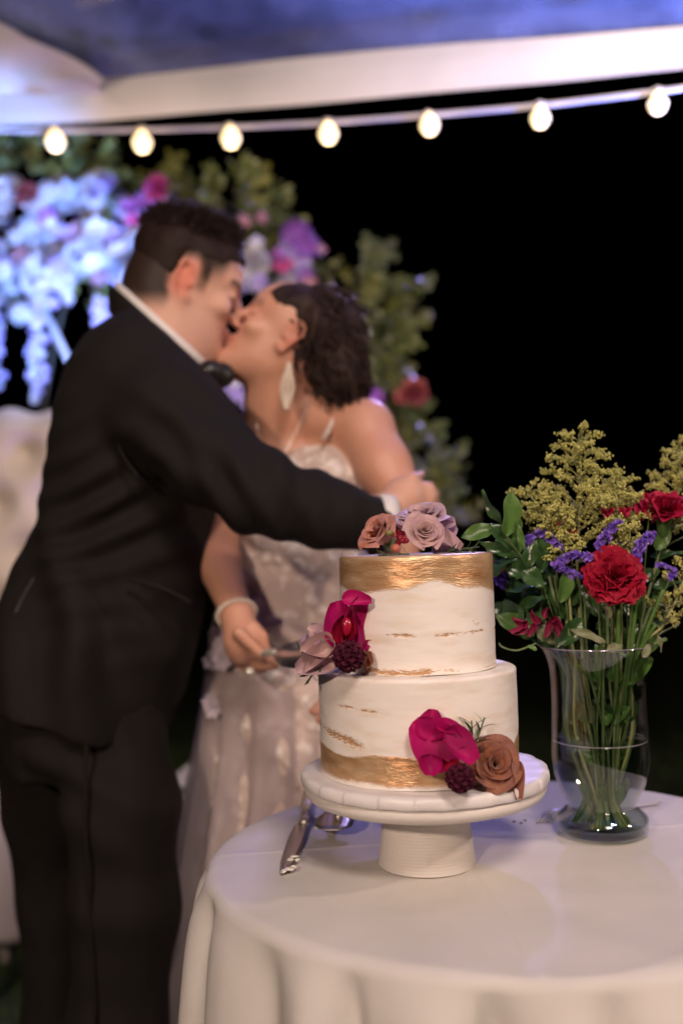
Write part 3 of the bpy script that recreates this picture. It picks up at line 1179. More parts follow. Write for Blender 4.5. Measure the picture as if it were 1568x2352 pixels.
# ------------------------------------------------------------------ vase
VB = onz(1384, 1917, TZ)
VX, VY = VB.x, VB.y
SV = VY / F
VC = (VX, VY, TZ + .0012)
glass = glassy('clear_glass', (.88, .90, .90), 1.6, .0)
vs = thing('glass_vase', 'clear hurricane shaped glass vase holding the bouquet', 'vase', VC)
Hh = .2185
def pz(y):
    return (1912 - y) * SV
outer = [(74, 0), (88, .002), (100, .006), (104, .0135), (100, .021), (88, .0275), (78, .032), (77, .036), (84, .045), (97, .058), (107, .075), (110, .095), (108, .12), (106, .15), (107, .18), (110, .195), (118, .208), (128, .2175)]
outer = [(r * SV, z * 1.03) for r, z in outer]
po = smoothprof(outer, 5)
pi_ = [(max(r - .0022, .001), z) for r, z in po if z > .004][::-1]
prof = [(.001, 0)] + po + [(po[-1][0] - .001, po[-1][1] + .0007)] + pi_ + [(.001, .0042)]
v, f = lathe(prof, 96, VC)
part('bowl', v, f, glass, vs)
wat = [(max(r - .0026, .001), z) for r, z in po if .005 < z < .1125]
v, f = lathe([(.001, .0048)] + wat + [(wat[-1][0], .1125), (.001, .1122)], 96, VC)
part('water', v, f, glassy('vase_water', (.88, .92, .88), 1.2, .0), vs)

wr = wat[-1][0]
v, f = tube([(VX + wr * math.cos(a), VY + wr * math.sin(a), VC[2] + .1127) for a in np.linspace(0, 2 * math.pi, 97)], .0007, 6, False)
part('waterline', v, f, mat('water_edge', (.55, .52, .55), .1, metal=.5), vs)
rr0 = po[-1][0] - .0006
v, f = tube([(VX + rr0 * math.cos(a), VY + rr0 * math.sin(a), VC[2] + po[-1][1] + .0008) for a in np.linspace(0, 2 * math.pi, 97)], .0008, 6, False)
part('rim', v, f, mat('glass_rim_glint', (.45, .42, .46), .08, metal=.6), vs)  # shiny opaque ring standing in for lamp reflections along the glass rim

# ------------------------------------------------------------------ bouquet
stem_m = mat('stem_green', (.085, .13, .035), .5, color2=(.05, .085, .022), cscale=60, bump=.2, bscale=300)
stem_p = mat('stem_pale', (.19, .23, .10), .55, color2=(.11, .16, .06), cscale=70)
leaf_d = mat('leaf_dark_green', (.022, .062, .016), .24, color2=(.045, .10, .028), cscale=2, spec=.6, trans=.08, bump=.1, bscale=3, bdist=.05)
leaf_l = mat('leaf_fresh_green', (.08, .18, .03), .36, color2=(.12, .22, .05), cscale=2, trans=.25)
leaf_b = mat('leaf_olive', (.22, .22, .12), .5, color2=(.15, .18, .08), cscale=2, trans=.15)


def vstem(parent, head, ang, rbase=.030, r=.0022, mt_=stem_m, mid=None):
    """a stem from a flower head down through the neck of the vase to its floor"""
    hx = Vector(head)
    base = Vector((VX + rbase * math.cos(ang), VY + rbase * math.sin(ang), VC[2] + .010 + rnd.uniform(0, .008)))
    nr = .052
    dx, dy = hx.x - VX, hx.y - VY
    q = math.hypot(dx, dy)
    k = min(1, nr / max(q, 1e-4)) * .85
    neck = Vector((VX + dx * k, VY + dy * k, VC[2] + .205))
    waist = Vector((VX + (base.x - VX) * .55, VY + (base.y - VY) * .55, VC[2] + .042))
    pts = [base, waist, neck] + ([Vector(mid)] if mid is not None else []) + [hx]
    sw = rnd.uniform(-.012, .012)
    mids = waist.lerp(neck, .5) + Vector((sw, rnd.uniform(-.01, .01), 0))
    pts.insert(2, mids)
    path = curve(pts, 7)
    v, f = tube(path, [r * (1.1 - .35 * i / len(path)) for i in range(len(path))], 8)
    part('stem', v, f, mt_, parent)
    return path


LEAFS = {}
def leafpiece(parent, bpx, tpx, wpx, d, mt_, name='leaf', tilt=0, bend=.12, db=0):
    b_ = W(*bpx, d + db)
    t_ = W(*tpx, d)
    y = (t_ - b_)
    L_ = y.length
    y.normalize()
    n_ = Vector((math.sin(tilt), -math.cos(tilt) * .9, .35))
    n_ = (n_ - y * n_.dot(y)).normalized()
    x = y.cross(n_)
    ratio = round(2.5 * m2(wpx, d) / L_ * 4) / 4
    ratio = max(.25, ratio)
    key = (mt_.name, ratio, bend)
    if key not in LEAFS:
        LEAFS[key] = leaf_mesh('leaf', mt_, 1, ratio, .35, bend, 1.0, 7, 11, 1.0)
    M = Matrix((x, y, n_)).transposed().to_4x4() @ Matrix.Scale(L_, 4)
    M.translation = b_ - Vector(root_loc(parent))
    return inst(name, LEAFS[key], parent, M)


def C2(x, y):
    return (1045 + x / 3, 947 + y / 3)


# broad leaved branches at the left of the bouquet
rus = thing('foliage_branch', 'glossy broad leaved green branch reaching left over the cake edge', 'foliage', W(1230, 1350, 1.17))
main = curve([W(*C2(560, 1500), 1.19), W(*C2(600, 1200), 1.17), W(*C2(480, 1030), 1.16), W(*C2(380, 900), 1.15), W(*C2(320, 780), 1.15)], 8)
v, f = tube(main, .0018, 6)
part('twig', v, f, stem_m, rus)
vstem(rus, W(*C2(560, 1500), 1.19), 2.6, mt_=stem_m)
rl = [((262, 800), (62, 850), 42, 'l', .2), ((322, 775), (182, 570), 26, 'd', -.9), ((350, 850), (405, 560), 52, 'l', .5), ((420, 950), (258, 775), 42, 'd', .2),
      ((440, 965), (372, 768), 36, 'l', .3), ((470, 950), (436, 785), 26, 'l', -.2), ((440, 1000), (188, 900), 28, 'd', -1.0), ((590, 1100), (590, 850), 56, 'd', .4),
      ((490, 1070), (545, 900), 34, 'd', -.3), ((395, 1010), (245, 1120), 52, 'd', -1.1), ((590, 1130), (350, 1060), 42, 'd', .2), ((460, 1090), (600, 1190), 46, 'd', .1), ((385, 880), (452, 720), 40, 'l', .9)]
for i, (b_, t_, wd, c_, ti) in enumerate(rl):
    leafpiece(rus, C2(*b_), C2(*[b_[q] + (t_[q] - b_[q]) * 1.12 for q in (0, 1)]), wd * .36, 1.15 + .01 * math.sin(i * 2.1), leaf_d if c_ == 'd' else leaf_l, tilt=ti, db=.006)
rus = thing('foliage_branch', 'lower dark leafy branch hanging over the left of the vase rim', 'foliage', W(1230, 1450, 1.18))
vstem(rus, W(*C2(600, 1400), 1.18), 2.2)
rl = [((600, 1170), (375, 1210), 40, 'd', -1.1), ((640, 1330), (420, 1400), 62, 'd', .3), ((650, 1270), (480, 1330), 40, 'd', -1.2), ((720, 1310), (785, 1100), 44, 'l', .4), ((540, 1545), (308, 1400), 48, 'l', .2),
      ((800, 1490), (655, 1600), 34, 'l', -.4), ((560, 1480), (680, 1580), 50, 'b', .2), ((690, 1620), (790, 1480), 30, 'd', .4), ((680, 1250), (600, 1090), 40, 'd', 0),
      ((730, 1420), (680, 1200), 60, 'd', .5), ((700, 1600), (880, 1430), 50, 'd', .5)]
for i, (b_, t_, wd, c_, ti) in enumerate(rl):
    leafpiece(rus, C2(*b_), C2(*[b_[q] + (t_[q] - b_[q]) * 1.12 for q in (0, 1)]), wd * .36, 1.17 + .012 * math.sin(i * 1.7), {'d': leaf_d, 'l': leaf_l, 'b': leaf_b}[c_], tilt=ti, db=.004)
v, f = tube(curve([W(*C2(560, 1590), 1.16), W(*C2(430, 1640), 1.15), W(*C2(330, 1620), 1.15), W(*C2(300, 1590), 1.15)], 6), .0011, 6)
part('twig', v, f, stem_p, rus)
rus = thing('foliage_branch', 'dark round leaved branch at the right side behind the red carnation', 'foliage', W(1470, 1380, 1.22))
vstem(rus, W(*C2(1300, 1250), 1.22), -.4)
rl = [((1330, 1480), (1390, 1290), 74, 'd', .2), ((1330, 1000), (1560, 950), 34, 'd', -.9), ((1330, 1210), (1575, 1150), 34, 'd', -.9), ((1380, 950), (1470, 790), 46, 'l', .2), ((1300, 1660), (1400, 1530), 26, 'l', .5),
      ((1200, 1500), (1120, 1390), 26, 'd', -.8), ((1150, 1330), (1300, 1420), 40, 'd', .3), ((1250, 1150), (1400, 1090), 40, 'd', 0), ((1200, 1000), (1200, 880), 44, 'd', .3), ((1360, 1280), (1430, 1200), 30, 'l', .5),
      ((1000, 1400), (900, 1280), 50, 'd', .2), ((960, 1330), (830, 1200), 50, 'd', .4), ((900, 1560), (850, 1380), 44, 'd', .4), ((1250, 1600), (1290, 1400), 40, 'd', .3)]
for i, (b_, t_, wd, c_, ti) in enumerate(rl):
    leafpiece(rus, C2(*b_), C2(*[b_[q] + (t_[q] - b_[q]) * 1.12 for q in (0, 1)]), wd * .36, 1.22 + .012 * math.sin(i * 1.7), {'d': leaf_d, 'l': leaf_l}[c_], tilt=ti)

rr2 = random.Random(21)
for k in range(22):
    x, y = rr2.uniform(1160, 1300), rr2.uniform(1270, 1440)
    a = rr2.uniform(-3.3, -1.0)
    L_ = rr2.uniform(55, 90)
    leafpiece(rus, (x, y), (x + L_ * math.cos(a), y + L_ * math.sin(a) * .8), L_ * .23, rr2.uniform(1.18, 1.25), leaf_d, tilt=rr2.uniform(-1, .7))
for k in range(26):
    x, y = rr2.uniform(1225, 1510), rr2.uniform(1385, 1500)
    a = rr2.uniform(-2.6, -.5)
    L_ = rr2.uniform(45, 85)
    leafpiece(rus, (x, y), (x + L_ * math.cos(a), y + L_ * math.sin(a) * .8), L_ * .24, rr2.uniform(1.19, 1.25), leaf_d, tilt=rr2.uniform(-.7, .7))
for k in range(26):        # leaves drowned in the vase
    x, y = rr2.uniform(1310, 1440), rr2.uniform(1560, 1840)
    a = rr2.uniform(-2.2, -.9)
    L_ = rr2.uniform(40, 75)
    leafpiece(rus, (x, y), (x + L_ * math.cos(a) * .5, y + L_ * math.sin(a)), L_ * .17, rr2.uniform(1.18, 1.24), [leaf_d, leaf_l, leaf_d][k % 3], tilt=rr2.uniform(-.7, .7))

# carnations
car_m = mat('carnation_red', (.30, .003, .022), .6, color2=(.46, .005, .038), cscale=2, trans=.14)
car_k = mat('carnation_crimson', (.34, .004, .04), .6, color2=(.48, .006, .06), cscale=2, trans=.14)
CARP = {}


def carn_meshes(mt_):
    if mt_.name in CARP:
        return CARP[mt_.name]
    out = []
    for s_ in range(6):
        r_ = random.Random(s_)
        ph = [r_.uniform(0, 6) for _ in range(4)]

        def fn(u, v):
            a = u * (.34 + .54 * v)
            rad = v * (1 + .05 * math.sin(u * 9 + ph[0]) * v + .035 * math.sin(u * 24 + ph[3]) * v - .10 * u * u)
            z = (.17 * math.sin(u * 4.6 + ph[1]) + .045 * math.sin(u * 11 + ph[2])) * v ** 1.8 + .34 * v ** 2 - .16 * v ** 4
            return (rad * math.sin(a), rad * math.cos(a) * (1 - .05 * v), z)
        out.append(mkmesh('petal', *patch(fn, 21, 8), mt_))
    CARP[mt_.name] = out
    return out


def carnation(label, px, py, d, rad, direc, mt_, n=44, ang=0, flat=1.0, stem=True, seed=1, mid=None):
    p = W(px, py, d)
    R = m2(rad, d)
    t = thing('carnation', label, 'carnation', p, 'carnations in the bouquet')
    M0 = frame_to(direc, (0, 0, 1))
    ms = carn_meshes(mt_)
    r_ = random.Random(seed)
    for k in range(n):
        q = k / (n - 1)
        az = k * 2.39996 + r_.uniform(-.2, .2)
        el = math.radians(86 - 92 * q ** .8 + r_.uniform(-7, 7))   # 90 = along the axis
        Ls = (.56 + .42 * q) * R * r_.uniform(.92, 1.06)
        M = M0 @ Matrix.Rotation(az, 4, 'Z') @ Matrix.Rotation(el, 4, 'X') @ Matrix.Rotation(r_.uniform(-.35, .35), 4, 'Y') @ Matrix.Diagonal((Ls * r_.uniform(.8, 1.05), Ls, Ls * r_.uniform(.8, 1.3), 1))
        M.translation = M0 @ Vector((0, 0, -.30 * R))
        inst('petal', ms[k % 6], t, M)
    ax = Vector(direc).normalized()
    base = p - ax * R * .30
    v, f = tube([base, base - ax * R * .25, base - ax * R * .75, base - ax * R * .95], [R * .26, R * .24, R * .17, R * .05], 12)
    part('calyx', v, f, leaf_l, t)
    if stem:
        vstem(t, base - ax * R * .9, ang, mt_=stem_p, mid=mid)
    return t


carnation('large red carnation facing forward in the middle of the bouquet', 1411, 1318, 1.135, 82, (-.05, -.90, .42), car_m, 48, -.9, seed=3)
carnation('red carnation seen side on at the upper right edge of the bouquet', 1525, 1158, 1.20, 72, (-.02, -.34, .94), car_k, 46, -.3, seed=5)
carnation('small red carnation mostly hidden behind the right edge of the cake', 1150, 1282, 1.22, 32, (-.6, -.4, .6), car_m, 26, 2.9, seed=6)
als = mat('petal_wine', (.24, .003, .045), .6, color2=(.16, .003, .03), cscale=40)
fl = thing('alstroemeria', 'wilted magenta bloom drooping over the vase between dark leaves', 'flower', W(1235, 1440, 1.15))
vstem(fl, W(1262, 1432, 1.16), 2.0)
for (x, y, dx, dz, L_) in ((1205, 1435, -.6, -.7, .022), (1212, 1430, -1, -.1, .020), (1222, 1432, .1, -1, .018), (1240, 1428, -.5, .3, .018), (1255, 1428, .3, -.8, .02), (1262, 1425, 1, -.2, .02), (1270, 1430, .7, -.7, .018), (1250, 1420, 0, .8, .014)):
    petal_free(fl, W(x, y, 1.15), L_ * .8, L_ * .5, (dx, -.2, dz), (.3, -1, .1), 1.1, .5, als, tipw=.8, twist=1.2)
for i, (x, y) in enumerate(((1272, 1212), (1395, 1182), (1310, 1232), (1435, 1180), (1492, 1148))):
    fl = thing('red_bud', ['small red bud half buried low in the tall goldenrod', 'tiny red bud in the goldenrod right of its centre', 'small red bud below the tall goldenrod plume', 'tiny red bud between goldenrod and upper carnation', 'red bud under the left petals of the upper carnation'][i], 'bud', W(x, y, 1.19), 'red buds in the bouquet')
    for k in range(5):
        a = k * 1.256
        petal_free(fl, W(x, y + 8, 1.19), .014, .008, (.5 * math.cos(a), .5 * math.sin(a), 1), (math.cos(a), math.sin(a), .1), .5, -.1, car_k)
    vstem(fl, W(x, y + 8, 1.19), i * 1.3, r=.0012)

# goldenrod
gold_f = mat('goldenrod_florets', (.72, .68, .20), .6, color2=(.48, .48, .14), cscale=120, trans=.2)
gold_s = mat('goldenrod_stem', (.24, .26, .09), .6, color2=(.34, .33, .12), cscale=50)


def octa(p, r, r_):
    a = r_.uniform(0, 1.5)
    c_, s_ = math.cos(a) * r, math.sin(a) * r
    x, y, z = p
    return [(x + c_, y + s_, z), (x - s_, y + c_, z), (x - c_, y - s_, z), (x + s_, y - c_, z), (x, y, z + r * 1.2), (x, y, z - r * 1.2)]


OCF = [(0, 1, 4), (1, 2, 4), (2, 3, 4), (3, 0, 4), (1, 0, 5), (2, 1, 5), (3, 2, 5), (0, 3, 5)]


def goldenrod(label, tip, base, wpx, ang, nb=26, seed=0, dens=1.0, mid=None):
    """a pyramid plume: arching side branches set with tiny round florets"""
    r_ = random.Random(seed)
    tp, bs = W(*tip), W(*base)
    t = thing('goldenrod', label, 'goldenrod', bs, 'goldenrod stems in the bouquet')
    vstem(t, bs, ang, r=.002, mt_=gold_s, mid=mid)
    axis = tp - bs
    H = axis.length
    wm = m2(wpx, tip[2])
    ax = axis.normalized()
    v, f = tube(curve([bs, bs + axis * .5 + Vector((.004, 0, 0)), tp], 8), [.0018 - .00006 * i for i in range(17)], 6)
    part('stalk', v, f, gold_s, t)
    for k in range(nb):
        q = (k + .3) / nb
        p0 = bs + axis * (q ** 1.05)
        a = k * 2.39996 + r_.uniform(-.3, .3)
        x = ax.orthogonal().normalized()
        out = (x * math.cos(a) + ax.cross(x) * math.sin(a)).normalized()
        Lb = wm * (1.05 - .88 * q ** 1.1) * r_.uniform(.75, 1.12) + .008
        pts = [p0, p0 + out * Lb * .4 + ax * Lb * .30, p0 + out * Lb * .75 + ax * Lb * .45, p0 + out * Lb * 1.0 + ax * Lb * .36]
        path = curve(pts, 6)
        sm, fm = MB(), MB()
        sm.add(*tube(path, [.0008 - .00002 * i for i in range(len(path))], 4, False))
        nl = max(4, int(len(path) * Lb / .045 * .62))
        for j in range(nl):
            s_ = .12 + .88 * j / nl
            i0 = min(int(s_ * (len(path) - 1)), len(path) - 2)
            pb = Vector(path[i0]).lerp(Vector(path[i0 + 1]), s_ * (len(path) - 1) - i0)
            sd = Vector((r_.uniform(-1, 1), r_.uniform(-1, 1), r_.uniform(.1, 1.3))).normalized()
            ll = (.016 * (1 - .55 * s_)) * r_.uniform(.6, 1.1)
            pe = pb + sd * ll * .7 + out * ll * .55
            sm.add(*tube([pb, (pb + pe) / 2 + Vector((0, 0, .001)), pe], .0004, 3, False))
            for w_ in range(int((12 if dens >= 1 else 8) * r_.uniform(.7, 1.3))):
                tt = .25 + .75 * w_ / 8
                pp = pb.lerp(pe, min(tt, 1.1)) + Vector([r_.gauss(0, .0016) for _ in range(3)])
                fm.add(octa(pp, r_.uniform(.0010, .0018), r_), OCF)
        part('side_branch', sm.V(), sm.f, gold_s, t)
        part('floret', fm.V(), fm.f, gold_f, t, kind='stuff')
    # narrow leaves on the stalk
    for k in range(7):
        p0 = bs + axis * (-.12 + .08 * k)
        a = k * 2.4
        petal_free(t, p0, .026, .005, (math.cos(a), math.sin(a), .8), (0, 0, 1), .3, .25, leaf_b, 'leaf')
    return t


goldenrod('tallest yellow goldenrod plume rising in the middle of the bouquet', (1328, 1000, 1.19), (1322, 1262, 1.19), 118, 1.2, 34, 1)
goldenrod('goldenrod plume leaning left beside the tallest one', (1205, 1122, 1.20), (1290, 1262, 1.19), 58, 2.0, 20, 2)
goldenrod('goldenrod plume between the tall one and the upper carnation', (1428, 1100, 1.22), (1405, 1235, 1.21), 70, .8, 18, 3)
goldenrod('goldenrod plume at the top right edge of the frame', (1562, 1032, 1.26), (1535, 1230, 1.24), 85, .2, 26, 4)
goldenrod('goldenrod spray hanging at the right edge below the upper carnation', (1580, 1290, 1.22), (1520, 1440, 1.21), 50, -.2, 16, 5, .8)
goldenrod('short goldenrod tuft between the purple statice and the red carnation', (1445, 1215, 1.17), (1425, 1270, 1.17), 34, -.6, 9, 6)
goldenrod('low goldenrod tuft just left of the purple statice', (1280, 1230, 1.165), (1300, 1300, 1.17), 34, -2.2, 10, 7)

# statice
st_m = mat('statice_purple', (.36, .20, .72), .6, color2=(.20, .10, .60), cscale=90, trans=.25)
CUPV = []
for zz, rr in ((0, .25), (.5, .5), (1, 1.0)):
    for j in range(7):
        a = j / 7 * 6.283
        q = rr * (1 + (.25 * math.cos(j * 2.7) if zz == 1 else 0))
        CUPV.append((q * math.cos(a), q * math.sin(a), zz))
CUPV = np.array(CUPV)
CUPF = grid_faces(7, 3, True)


def statice(label, pts, d, ang, wd=14, seed=0, n=60):
    r_ = random.Random(seed)
    path = curve([W(x, y, d) for x, y in pts], 8)
    t = thing('statice', label, 'statice', path[0], 'purple statice sprigs in the bouquet')
    sm = MB()
    v, f = tube(path, .0012, 5)
    part('twig', v, f, stem_m, t)
    vstem(t, Vector(path[0]), ang, r=.0014)
    fm = MB()
    R = m2(wd, d)
    for k in range(n):
        s_ = k / n * (len(path) - 1)
        i0 = min(int(s_), len(path) - 2)
        p = Vector(path[i0]).lerp(Vector(path[i0 + 1]), s_ - i0)
        dr = Vector((r_.uniform(-1, 1), r_.uniform(-1.2, .5), r_.uniform(-.4, 1.2))).normalized()
        M = frame_to(dr, (.1, .1, 1), p + dr * R * r_.uniform(.15, .7))
        sc_ = r_.uniform(.0022, .0036)
        cv = np.array([tuple(M @ Vector(q * sc_)) for q in CUPV])
        fm.add(cv, CUPF)
    part('floret', fm.V(), fm.f, st_m, t, kind='stuff')


statice('purple statice left of the goldenrod behind the green leaves', [(1285, 1262), (1262, 1240), (1240, 1222)], 1.165, 2.5, 13, 1)
statice('small purple statice at the leftmost edge of the bouquet centre', [(1222, 1275), (1212, 1250), (1220, 1232)], 1.16, 2.8, 10, 2, 45)
statice('purple statice curving left out of the big red carnation', [(1370, 1290), (1330, 1278), (1295, 1285), (1282, 1305)], 1.15, -1.8, 14, 3, 90)
statice('purple statice standing upright above the big red carnation', [(1375, 1262), (1392, 1232), (1420, 1205)], 1.16, -1.2, 15, 4, 90)
statice('purple statice spike right above the big red carnation', [(1458, 1290), (1470, 1255), (1495, 1228)], 1.15, -.6, 14, 5, 90)
statice('dark blue violet statice under the lilac curve left of carnation', [(1330, 1330), (1300, 1312), (1270, 1298)], 1.16, -2.0, 9, 6, 50)
statice('blue violet statice in shadow behind the cake edge', [(1165, 1355), (1150, 1335), (1142, 1318)], 1.23, 2.9, 14, 7, 60)
statice('purple statice tucked behind the red carnation', [(1400, 1275), (1420, 1262), (1440, 1262)], 1.19, 1.9, 14, 8, 60)
statice('tiny purple statice at the right among dark leaves', [(1540, 1325), (1545, 1312), (1512, 1298)], 1.2, 0, 7, 9, 26)

# loose stems and leaves standing in the water
ls = thing('greenery_bunch', 'bunch of leafy green stems standing in the vase water', 'greenery', (VX, VY, VC[2] + .01))
for k in range(38):
    a = k * 2.4
    hd = Vector((VX + .06 * math.cos(a * 1.7) * (1 + .2 * (k % 3)), VY + .05 * math.sin(a * 1.7), VC[2] + .23 + .02 * (k % 5)))
    path = vstem(ls, hd, a, rbase=.010 + .026 * ((k * 7) % 10) / 10, r=.0019 + .0006 * (k % 3), mt_=[stem_m, stem_p, leaf_l][k % 3])
    for j in (6, 11, 15, 19):
        if (k + j) % 3 == 0 or j == 15:
            p = Vector(path[j])
            dr = Vector((math.cos(a + j), math.sin(a + j), 1.0 if j > 10 else 1.6))
            rr_ = math.hypot(p.x - VX, p.y - VY)
            ln = .030 if j > 17 else .022
            e = p + dr.normalized() * ln
            if math.hypot(e.x - VX, e.y - VY) > .047 and j < 18:
                dr = Vector((VX - p.x, VY - p.y, .05))
            petal_free(ls, p, ln * 1.25, .012 + .004 * (k % 3), dr, (dr.x * -.2, -1, .4), .3, .15, [leaf_l, leaf_b, leaf_d][(k + j) % 3], 'leaf')
for (b_, t_, wd, c_) in (((1030, 1590), (798, 1470), 28, leaf_b), ((1040, 1640), (1165, 1600), 26, leaf_b), ((1060, 1420), (1040, 1300), 24, leaf_b), ((1290, 1690), (1350, 1590), 22, leaf_b), ((1390, 1530), (1440, 1660), 14, leaf_b), ((1180, 1690), (1090, 1610), 14, leaf_l), ((560, 1640), (500, 1600), 14, leaf_l)):
    leafpiece(ls, C2(*b_), C2(*t_), wd * .333, 1.15, c_, tilt=.2, bend=.25)
# ================================================================== people
skin_m = mat('skin_warm', (.66, .38, .28), .55, sss=.25, spec=.3, attr=[('dark', (.024, .013, .009)), ('lip', (.52, .24, .19)), ('ear', (.72, .25, .17))], bump=.08, bscale=220)
skin_f = mat('skin_tan', (.62, .32, .215), .45, sss=.25, attr=[('dark', (.03, .015, .012)), ('lip', (.46, .17, .14)), ('ear', (.62, .24, .16))], bump=.05, bscale=220)
suit_m = mat('suit_wool', (.0105, .0082, .0066), .85, bump=.25, bscale=700, bdist=.0008, spec=.25)
satin = mat('satin_black', (.012, .011, .011), .35)
shirt_m = mat('shirt_cotton', (.75, .72, .68), .7)
hair_m = mat('hair_dark', (.020, .010, .007), .62, spec=.18)
hair_f = mat('hair_black_brown', (.020, .010, .008), .6, spec=.25, color2=(.034, .017, .012), cscale=30)

HEAD = [(-.122, .074, .040, .020), (-.112, .090, .022, .032), (-.095, .094, -.004, .043), (-.075, .088, -.030, .052), (-.055, .089, -.052, .058), (-.035, .088, -.070, .064),
        (-.015, .087, -.084, .068), (.005, .084, -.093, .072), (.03, .093, -.099, .075), (.055, .089, -.101, .077), (.08, .070, -.096, .071), (.100, .044, -.078, .056), (.113, .012, -.045, .030)]
HEAD_A = np.array(HEAD)


def skull_fn(o, A, sc, grow=0, below=None):
    o = V3(o)
    An = np.array([V3(a) for a in A])

    def fn(X, Y, Z):
        x, y, z = X - o[0], Y - o[1], Z - o[2]
        a, b_, c_ = [(An[i][0] * x + An[i][1] * y + An[i][2] * z) / sc for i in range(3)]
        fr, bk, w_ = [np.interp(c_, HEAD_A[:, 0], HEAD_A[:, i]) for i in (1, 2, 3)]
        if below is not None:
            lim = c_ - np.interp(a, below[0], below[1])
            g = grow * np.clip(lim / .045, .22, 1)
        else:
            g, lim = grow, 1
        fr, bk, w_ = fr + g, bk - g, w_ + g
        cx, rx = (fr + bk) / 2, (fr - bk) / 2
        q = ((np.abs((a - cx) / rx)) ** 2.25 + np.abs(b_ / w_) ** 2.25) ** (1 / 2.25)
        d = (q - 1) * np.minimum(rx, w_)
        d = np.maximum(d, np.maximum(-.122 - c_, c_ - .113 - g))
        return np.maximum(d, -lim) * sc
    return fn


def head_into(fd, o, f_, u_, sc=1.0, male=True):
    o = V3(o)
    f_ = Vector(f_).normalized()
    u_ = Vector(u_)
    u_ = (u_ - f_ * u_.dot(f_)).normalized()
    l_ = u_.cross(f_)
    A = [f_, l_, u_]
    An = np.array([V3(a) for a in A])

    def fn(X, Y, Z):
        x, y, z = X - o[0], Y - o[1], Z - o[2]
        a = (An[0][0] * x + An[0][1] * y + An[0][2] * z) / sc
        b_ = (An[1][0] * x + An[1][1] * y + An[1][2] * z) / sc
        c_ = (An[2][0] * x + An[2][1] * y + An[2][2] * z) / sc
        fr = np.interp(c_, HEAD_A[:, 0], HEAD_A[:, 1])
        bk = np.interp(c_, HEAD_A[:, 0], HEAD_A[:, 2])
        w_ = np.interp(c_, HEAD_A[:, 0], HEAD_A[:, 3])
        cx, rx = (fr + bk) / 2, (fr - bk) / 2
        q = ((np.abs((a - cx) / rx)) ** 2.25 + np.abs(b_ / w_) ** 2.25) ** (1 / 2.25)
        d = (q - 1) * np.minimum(rx, w_)
        d = np.maximum(d, np.maximum(-.122 - c_, c_ - .113))
        return d * sc
    fd.put(fn, o - .16, o + .16, .018)

    def P(a, b_, c_):
        return Vector(o) + (f_ * a + l_ * b_ + u_ * c_) * sc
    fd.ell(P(-.004, 0, .042), np.array([.094, .073, .070]) * sc, A, .02)
    for s_ in (-1, 1):
        fd.ell(P(.090, s_ * .031, .006), np.array([.014, .017, .013]) * sc, A, .012, 's')   # sockets
        fd.ell(P(.078, s_ * .031, .004), np.array([.013, .014, .012]) * sc, A, .004)       # closed lids
        fd.cap(P(.090, s_ * .016, .024), P(.082, s_ * .048, .026), .006 * sc, .004 * sc, .010)  # brows
        fd.ell(P(.066, s_ * .046, -.022), np.array([.020, .018, .016]) * sc, A, .015)      # cheeks
        # ears
        ec = P(-.006, s_ * .070, -.002)
        EA = [(f_ * .94 - l_ * s_ * .25).normalized(), (l_ * s_ + f_ * -.35).normalized(), u_]
        e0 = EA[1]
        def E(a, b_, c_, s_=s_):
            return P(-.006 + (a + .006) * .84, s_ * (.070 + (b_ - .070) * .72), .0 + c_ * .84)
        rim = [E(.006, .074, -.034), E(-.003, .078, -.038), E(-.014, .086, -.014), E(-.025, .096, .010), E(-.026, .098, .026), E(-.012, .093, .037), E(.006, .083, .030), E(.011, .075, .010)]
        fd.chain(rim, [.0070 * sc, .0064 * sc, .0044 * sc, .0042 * sc, .0044 * sc, .0044 * sc, .0040 * sc, .0036 * sc], .004)
        fd.ell(P(-.008, s_ * .075, .004), np.array([.015, .007, .024]) * sc, [f_, (l_ * s_ - f_ * .4).normalized(), u_], .004)
        fd.ell(P(-.003, s_ * .086, .003), np.array([.009, .008, .013]) * sc, A, .003, 's')
        fd.ell(P(.008, s_ * .076, -.006), np.array([.004, .006, .006]) * sc, A, .004)
    # nose
    fd.cap(P(.088, 0, .020), P(.110, 0, -.022), .0075 * sc, .0095 * sc, .010)
    fd.ell(P(.112, 0, -.027), np.array([.0105, .0105, .009]) * sc, A, .008)
    for s_ in (-1, 1):
        fd.ell(P(.099, s_ * .011, -.031), np.array([.010, .007, .007]) * sc, A, .006)
    # lips, chin
    fd.ell(P(.091, 0, -.057), np.array([.010, .022, .0065]) * sc, A, .005)
    fd.ell(P(.089, 0, -.069), np.array([.010, .020, .007]) * sc, A, .005)
    fd.ell(P(.082, 0, -.101), np.array([.016, .020, .014]) * sc, A, .014)
    return P, A


